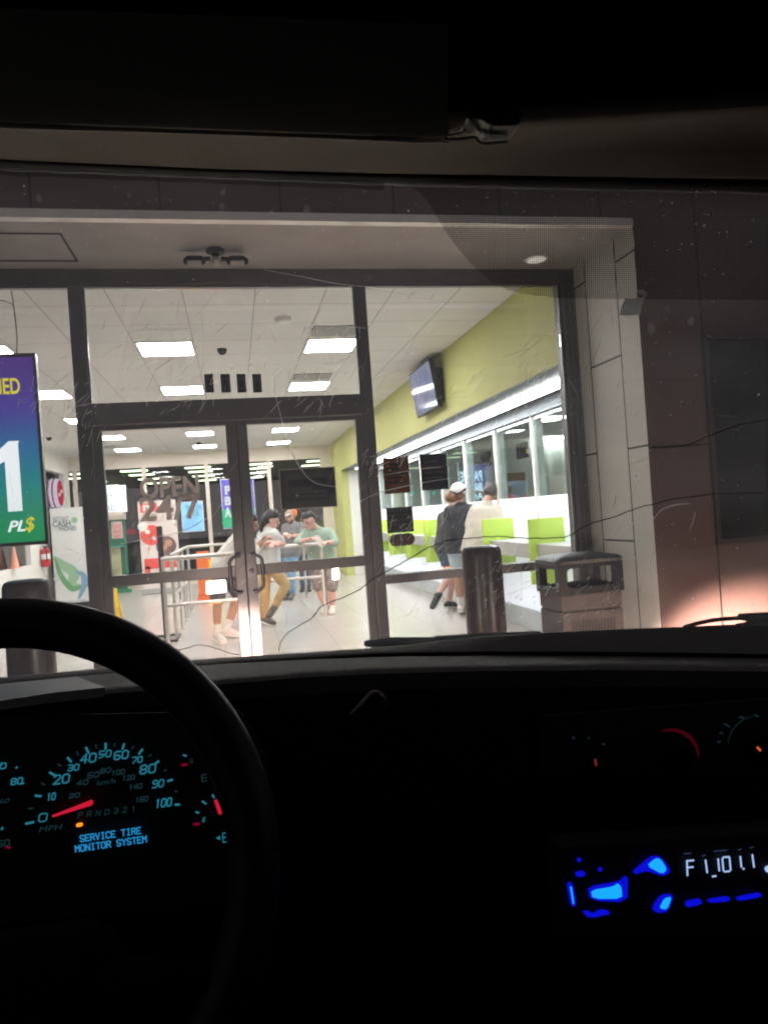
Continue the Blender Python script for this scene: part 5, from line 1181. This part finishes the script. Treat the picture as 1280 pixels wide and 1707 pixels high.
s = MB(); s.prism([K(VC - .003, x, y) for x, y in ((86, 1361), (152, 1335), (155, 1339), (153, 1343), (88, 1363))], CF * .002); part('needle', s, 'ndl', cl)
s = MB(); s.hull([(K(VC, 130, 1376), .0016), (K(VC, 135, 1375), .0016)]); part('gear_lamp', s, 'amb', cl)
stext('SERVICE TIRE', 134, 1404, 225, 1394.5, 'cyb', cl, VC, name='message', wpx=1.5); stext('MONITOR SYSTEM', 126, 1421, 233, 1411.5, 'cyb', cl, VC, name='message', wpx=1.5)
# side gauges
s = MB()
for q in ((305, 1259, 311, 1261), (354, 1325, 357, 1331), (337, 1336, 344, 1341), (326, 1354, 332, 1356), (0, 1278, 3, 1272), (26, 1281, 29, 1279), (34, 1307, 40, 1306), (2, 1384, 5, 1380)): dash_line(s, VC, *q, 2.6)
part('gauge_ticks', s, 'cy', cl)
s = MB(); dash_line(s, VC, 302, 1276, 312, 1275, 4); dash_line(s, VC, 322, 1375, 333, 1374, 4); dash_line(s, VC, 10, 1413, 18, 1414, 3); part('red_ticks', s, 'reddim', cl)
s = MB(); s.prism([K(VC - .003, x, y) for x, y in ((357, 1336), (361, 1334), (370, 1355), (368, 1359), (364, 1357))], CF * .002); part('fuel_needle', s, 'ndl', cl)
ctext('E', 336, 1304, 345, 1292, 'cyd', cl, VC); ctext('S', 316, 1273, 322, 1266, 'cyd', cl, VC); ctext('E', 337, 1371, 343, 1364, 'cy', cl, VC, shear=.2)
stext('80', 18, 1309, 34, 1300, 'cy', cl, VC, shear=.2); stext('60', -14, 1284, 6, 1276, 'cy', cl, VC, shear=.2); stext('60', -4, 1413, 12, 1404, 'cyd', cl, VC, shear=.2); ctext('60', -4, 1341, 14, 1334, 'cyd', cl, VC, shear=.4)
s = MB(); s.prism([K(VC, x, y) for x, y in ((360, 1398), (367, 1394), (367, 1401))], CF * .0004)
for q in ((371, 1390, 379, 1389), (371, 1397, 379, 1396), (372, 1405, 379, 1404), (371, 1390, 372, 1405), (379, 1389, 379, 1404)): dash_line(s, VC, *q, 1.4)
part('fuel_pump_symbol', s, 'cy', cl)

# ---- radio
VR = .70
M['rb'] = emis('radio_blue', (.004, .006, .85), .75); M['rc'] = emis('radio_cyan', (.01, .38, 1.0), 1.1); M['rw'] = emis('radio_display', (.42, .60, 1), .95); M['rdim'] = emis('radio_dim', (.05, .08, .16), .5)
rd = part('radio', MB().prism([K(VR + .004, x, y) for x, y in ((930, 1410), (1500, 1370), (1510, 1560), (935, 1570))], CF * .03), 'blackm', V, bevel=.004)
def chai(p):
    return [q for i in range(len(p)) for q in ((p[i][0] * .8 + p[(i + 1) % len(p)][0] * .2, p[i][1] * .8 + p[(i + 1) % len(p)][1] * .2), (p[i][0] * .2 + p[(i + 1) % len(p)][0] * .8, p[i][1] * .2 + p[(i + 1) % len(p)][1] * .8))]
def poly(pts, m, nm, v=VR, dz=.003, parent=rd): s = MB(); s.prism([K(v, x, y) for x, y in chai(pts)], CF * dz); return part(nm, s, m, parent)
def button(outer, inner): o = poly(outer, 'rb', 'button'); s = MB(); s.prism([K(VR - .0006, x, y) for x, y in chai(inner)], CF * .0005); part('button_face', s, 'rc', rd)
button([(981, 1481), (1035, 1472), (1040, 1465), (1047, 1463), (1046, 1505), (985, 1502)], [(985, 1485), (1022, 1479), (1030, 1473), (1036, 1480), (1037, 1499), (988, 1499)])
button([(1056, 1455), (1086, 1430), (1102, 1429), (1119, 1453), (1106, 1462), (1078, 1452), (1060, 1458)], [(1078, 1444), (1092, 1432), (1101, 1432), (1112, 1450), (1104, 1458)])
button([(1088, 1517), (1102, 1495), (1124, 1492), (1113, 1521), (1096, 1523)], [(1099, 1515), (1108, 1498), (1120, 1496), (1112, 1517)])
for pl in ([(946, 1474), (955, 1473), (961, 1510), (953, 1513)], [(961, 1456), (975, 1454), (976, 1461), (961, 1463)], [(1144, 1505), (1169, 1500), (1170, 1508), (1145, 1514)], [(1181, 1502), (1216, 1496), (1217, 1503), (1183, 1506)], [(1229, 1498), (1268, 1490), (1270, 1496), (1231, 1503)], [(972, 1522), (982, 1521), (990, 1526), (1000, 1519), (1015, 1520), (1017, 1525), (1003, 1527), (994, 1530), (980, 1530)]): poly(pl, 'rb', 'button')
s = MB(); s.prism([K(VR - .0006, x, y) for x, y in ((950, 1479), (953, 1479), (957, 1507), (955, 1508))], CF * .0005); part('button_face', s, 'rc', rd)
for (x, y) in ((965, 1434), (1000, 1450)): s = MB(); s.hull([(K(VR, x, y), .0022)]); part('indicator', s, 'rb', rd, smooth=True)
s = MB()   # seven segment lettering F 1_101.1 drawn as strokes
for q in ((1145, 1435, 1146, 1461), (1145, 1436, 1157, 1435), (1146, 1447, 1156, 1446), (1176, 1434, 1179, 1456), (1197, 1432, 1199, 1453), (1204, 1431, 1206, 1453), (1216, 1430, 1218, 1452), (1205, 1430, 1216, 1429), (1207, 1454, 1217, 1453), (1234, 1428, 1236, 1447), (1238, 1449, 1241, 1449), (1254, 1425, 1257, 1447), (1187, 1462, 1194, 1461)):
    dash_line(s, VR, *q, 2.8 if abs(q[0] - q[2]) < 8 else 2.6)
part('display', s, 'rw', rd)
s = MB(); 
for q in ((1140, 1424, 1152, 1423), (1170, 1428, 1176, 1426), (1190, 1420, 1212, 1418), (1230, 1418, 1236, 1416), (1250, 1414, 1256, 1413)): dash_line(s, VR, *q, 1.6)
part('display_dim', s, 'rdim', rd)
poly([(1277, 1449), (1285, 1444), (1290, 1458), (1279, 1456)], 'rw', 'display_mark')
# ---- climate knobs
ck_ = part('climate_panel', MB().prism([K(.75, x, y) for x, y in ((900, 1195), (1500, 1150), (1500, 1300), (905, 1330))], CF * .01), 'blackm', V)
def arc(cx, cy, r, a0, a1, w_, m, nm, v=.735):
    A_, B_ = [], []
    for k in range(25):
        a = R(a0 + (a1 - a0) * k / 24); ww = w_ * math.sin(math.pi * (k + .5) / 25) ** .6
        A_.append(K(v, cx + (r - ww) * math.cos(a), cy - (r - ww) * math.sin(a))); B_.append(K(v, cx + (r + ww) * math.cos(a), cy - (r + ww) * math.sin(a)))
    s = MB(); s.grid([A_, B_]); return part(nm, s, m, ck_, fix=False)
arc(1118, 1263, 46, 0, 110, 3.2, emis('arc_red', (.11, .002, .012), .4), 'temperature_arc')
arc(1265, 1245, 52, 95, 175, .6, M['cyd'], 'fan_arc')
for (cx, cy) in ((988, 1278), (1118, 1263), (1262, 1248)):
    s = MB(); s.lathe(K(.735, cx, cy), [(.020, 0), (.020, .012), (.018, .016)], 32, -CF); kb = part('knob', s, 'dashd', ck_, smooth=True)
for q, m in (((992, 1266, 994, 1277), emis('pointer_red', (.30, .04, .02), .5)), ((1262, 1246, 1268, 1252), emis('pointer_orange', (.8, .12, .03), .9))):
    s = MB(); dash_line(s, .712, *q, 4); part('pointer', s, m, ck_)
s = MB()
for q in ((1200, 1222, 1205, 1223), (1196, 1238, 1201, 1236), (1207, 1207, 1216, 1212), (1232, 1196, 1240, 1197), (1258, 1192, 1264, 1195), (955, 1228, 957, 1233), (980, 1230, 982, 1232), (1004, 1240, 1008, 1242)): dash_line(s, .735, *q, 3)
part('fan_marks', s, emis('mark_teal', (.012, .05, .07), .45), ck_)

# ---- body and headlamps (never seen directly, but their light and reflections are)
M['paint'] = mat('car_paint', (.03, .03, .035), .25, .3)
s = MB(); rows = []
for v, z, hw in ((1.22, -.34, .80), (1.6, -.37, .86), (2.1, -.42, .90), (2.42, -.50, .90), (2.50, -.62, .88), (2.52, -.98, .88), (2.40, -1.15, .86)):
    rows.append([O + CF * v + CR * (.72 + hw * u) + CU * (z - .03 * u * u) for u in [k / 8 - 1 for k in range(17)]])
s.grid(rows); part('hood', s, 'paint', V, smooth=True, fix=False, angle=50)
def headlamp(xw, z, hx, hz, lights, amber):
    c = Vector((xw, 2.57, z)); s = MB(); s.obox(c, Vector((hx, 0, 0)), Vector((0, .02, 0)), Vector((0, 0, hz))); h = part('headlamp', s, M['hlens'], V, bevel=.015, seg=3)
    if amber:
        s = MB(); s.obox(c + Vector(amber), Vector((.055, 0, 0)), Vector((0, .01, 0)), Vector((0, 0, .02))); part('turn_lamp', s, M['tlens'], h)
    for aim, power, size, blend in lights:
        ld = bpy.data.lights.new('headlamp_beam', 'SPOT'); ld.energy = power; ld.color = (1, .68, .56); ld.spot_size = R(size); ld.spot_blend = blend; ld.shadow_soft_size = .05
        lo = bpy.data.objects.new('headlamp_beam', ld); COL.objects.link(lo); lo.parent = h; lo.location = c + Vector((0, .06, 0)) - OFF[h]
        lo.rotation_euler = (Vector(aim) - c).to_track_quat('-Z', 'Y').to_euler()
M['hlens'] = emis('headlamp_lens', (1, .93, .80), 40); M['tlens'] = emis('turn_lens', (1, .33, .04), 7)
headlamp(-.22, .80, .095, .062, [((.06, 4.8, .22), 1500, 34, .8), ((.4, 4.8, -.35), 75, 100, 1)], (-.02, .0, -.15))
headlamp(.93, .83, .035, .060, [], None)  # unseen third lens, added only for its reflection in the shop glass
headlamp(1.90, .775, .07, .045, [((3.22, 3.97, .05), 2900, 48, 1), ((2.1, 4.3, -.35), 60, 100, 1)], (.16, .0, .0))
# rest of the cabin and body shell
s = MB()
def cb(u0, u1, v0, v1, z0, z1):
    c_ = O + CR * ((u0 + u1) / 2 + .30) + CF * ((v0 + v1) / 2); c_.z = (z0 + z1) / 2
    s.obox(c_, CR * (u1 - u0) / 2, CF * (v1 - v0) / 2, CU * (z1 - z0) / 2)
cb(-.98, -.93, -1.6, 1.2, .25, 1.25); cb(.93, .98, -1.6, 1.2, .25, 1.25); cb(-.98, .98, -1.65, -1.6, .25, 1.95); cb(-.98, .98, -1.6, .2, 1.90, 1.95); cb(-.98, .98, -1.65, 1.2, .20, .25)
cb(-.98, -.93, -1.6, -.6, 1.25, 1.9); cb(.93, .98, -1.6, -.6, 1.25, 1.9); cb(-.98, .98, 1.2, 1.24, .2, 1.0)
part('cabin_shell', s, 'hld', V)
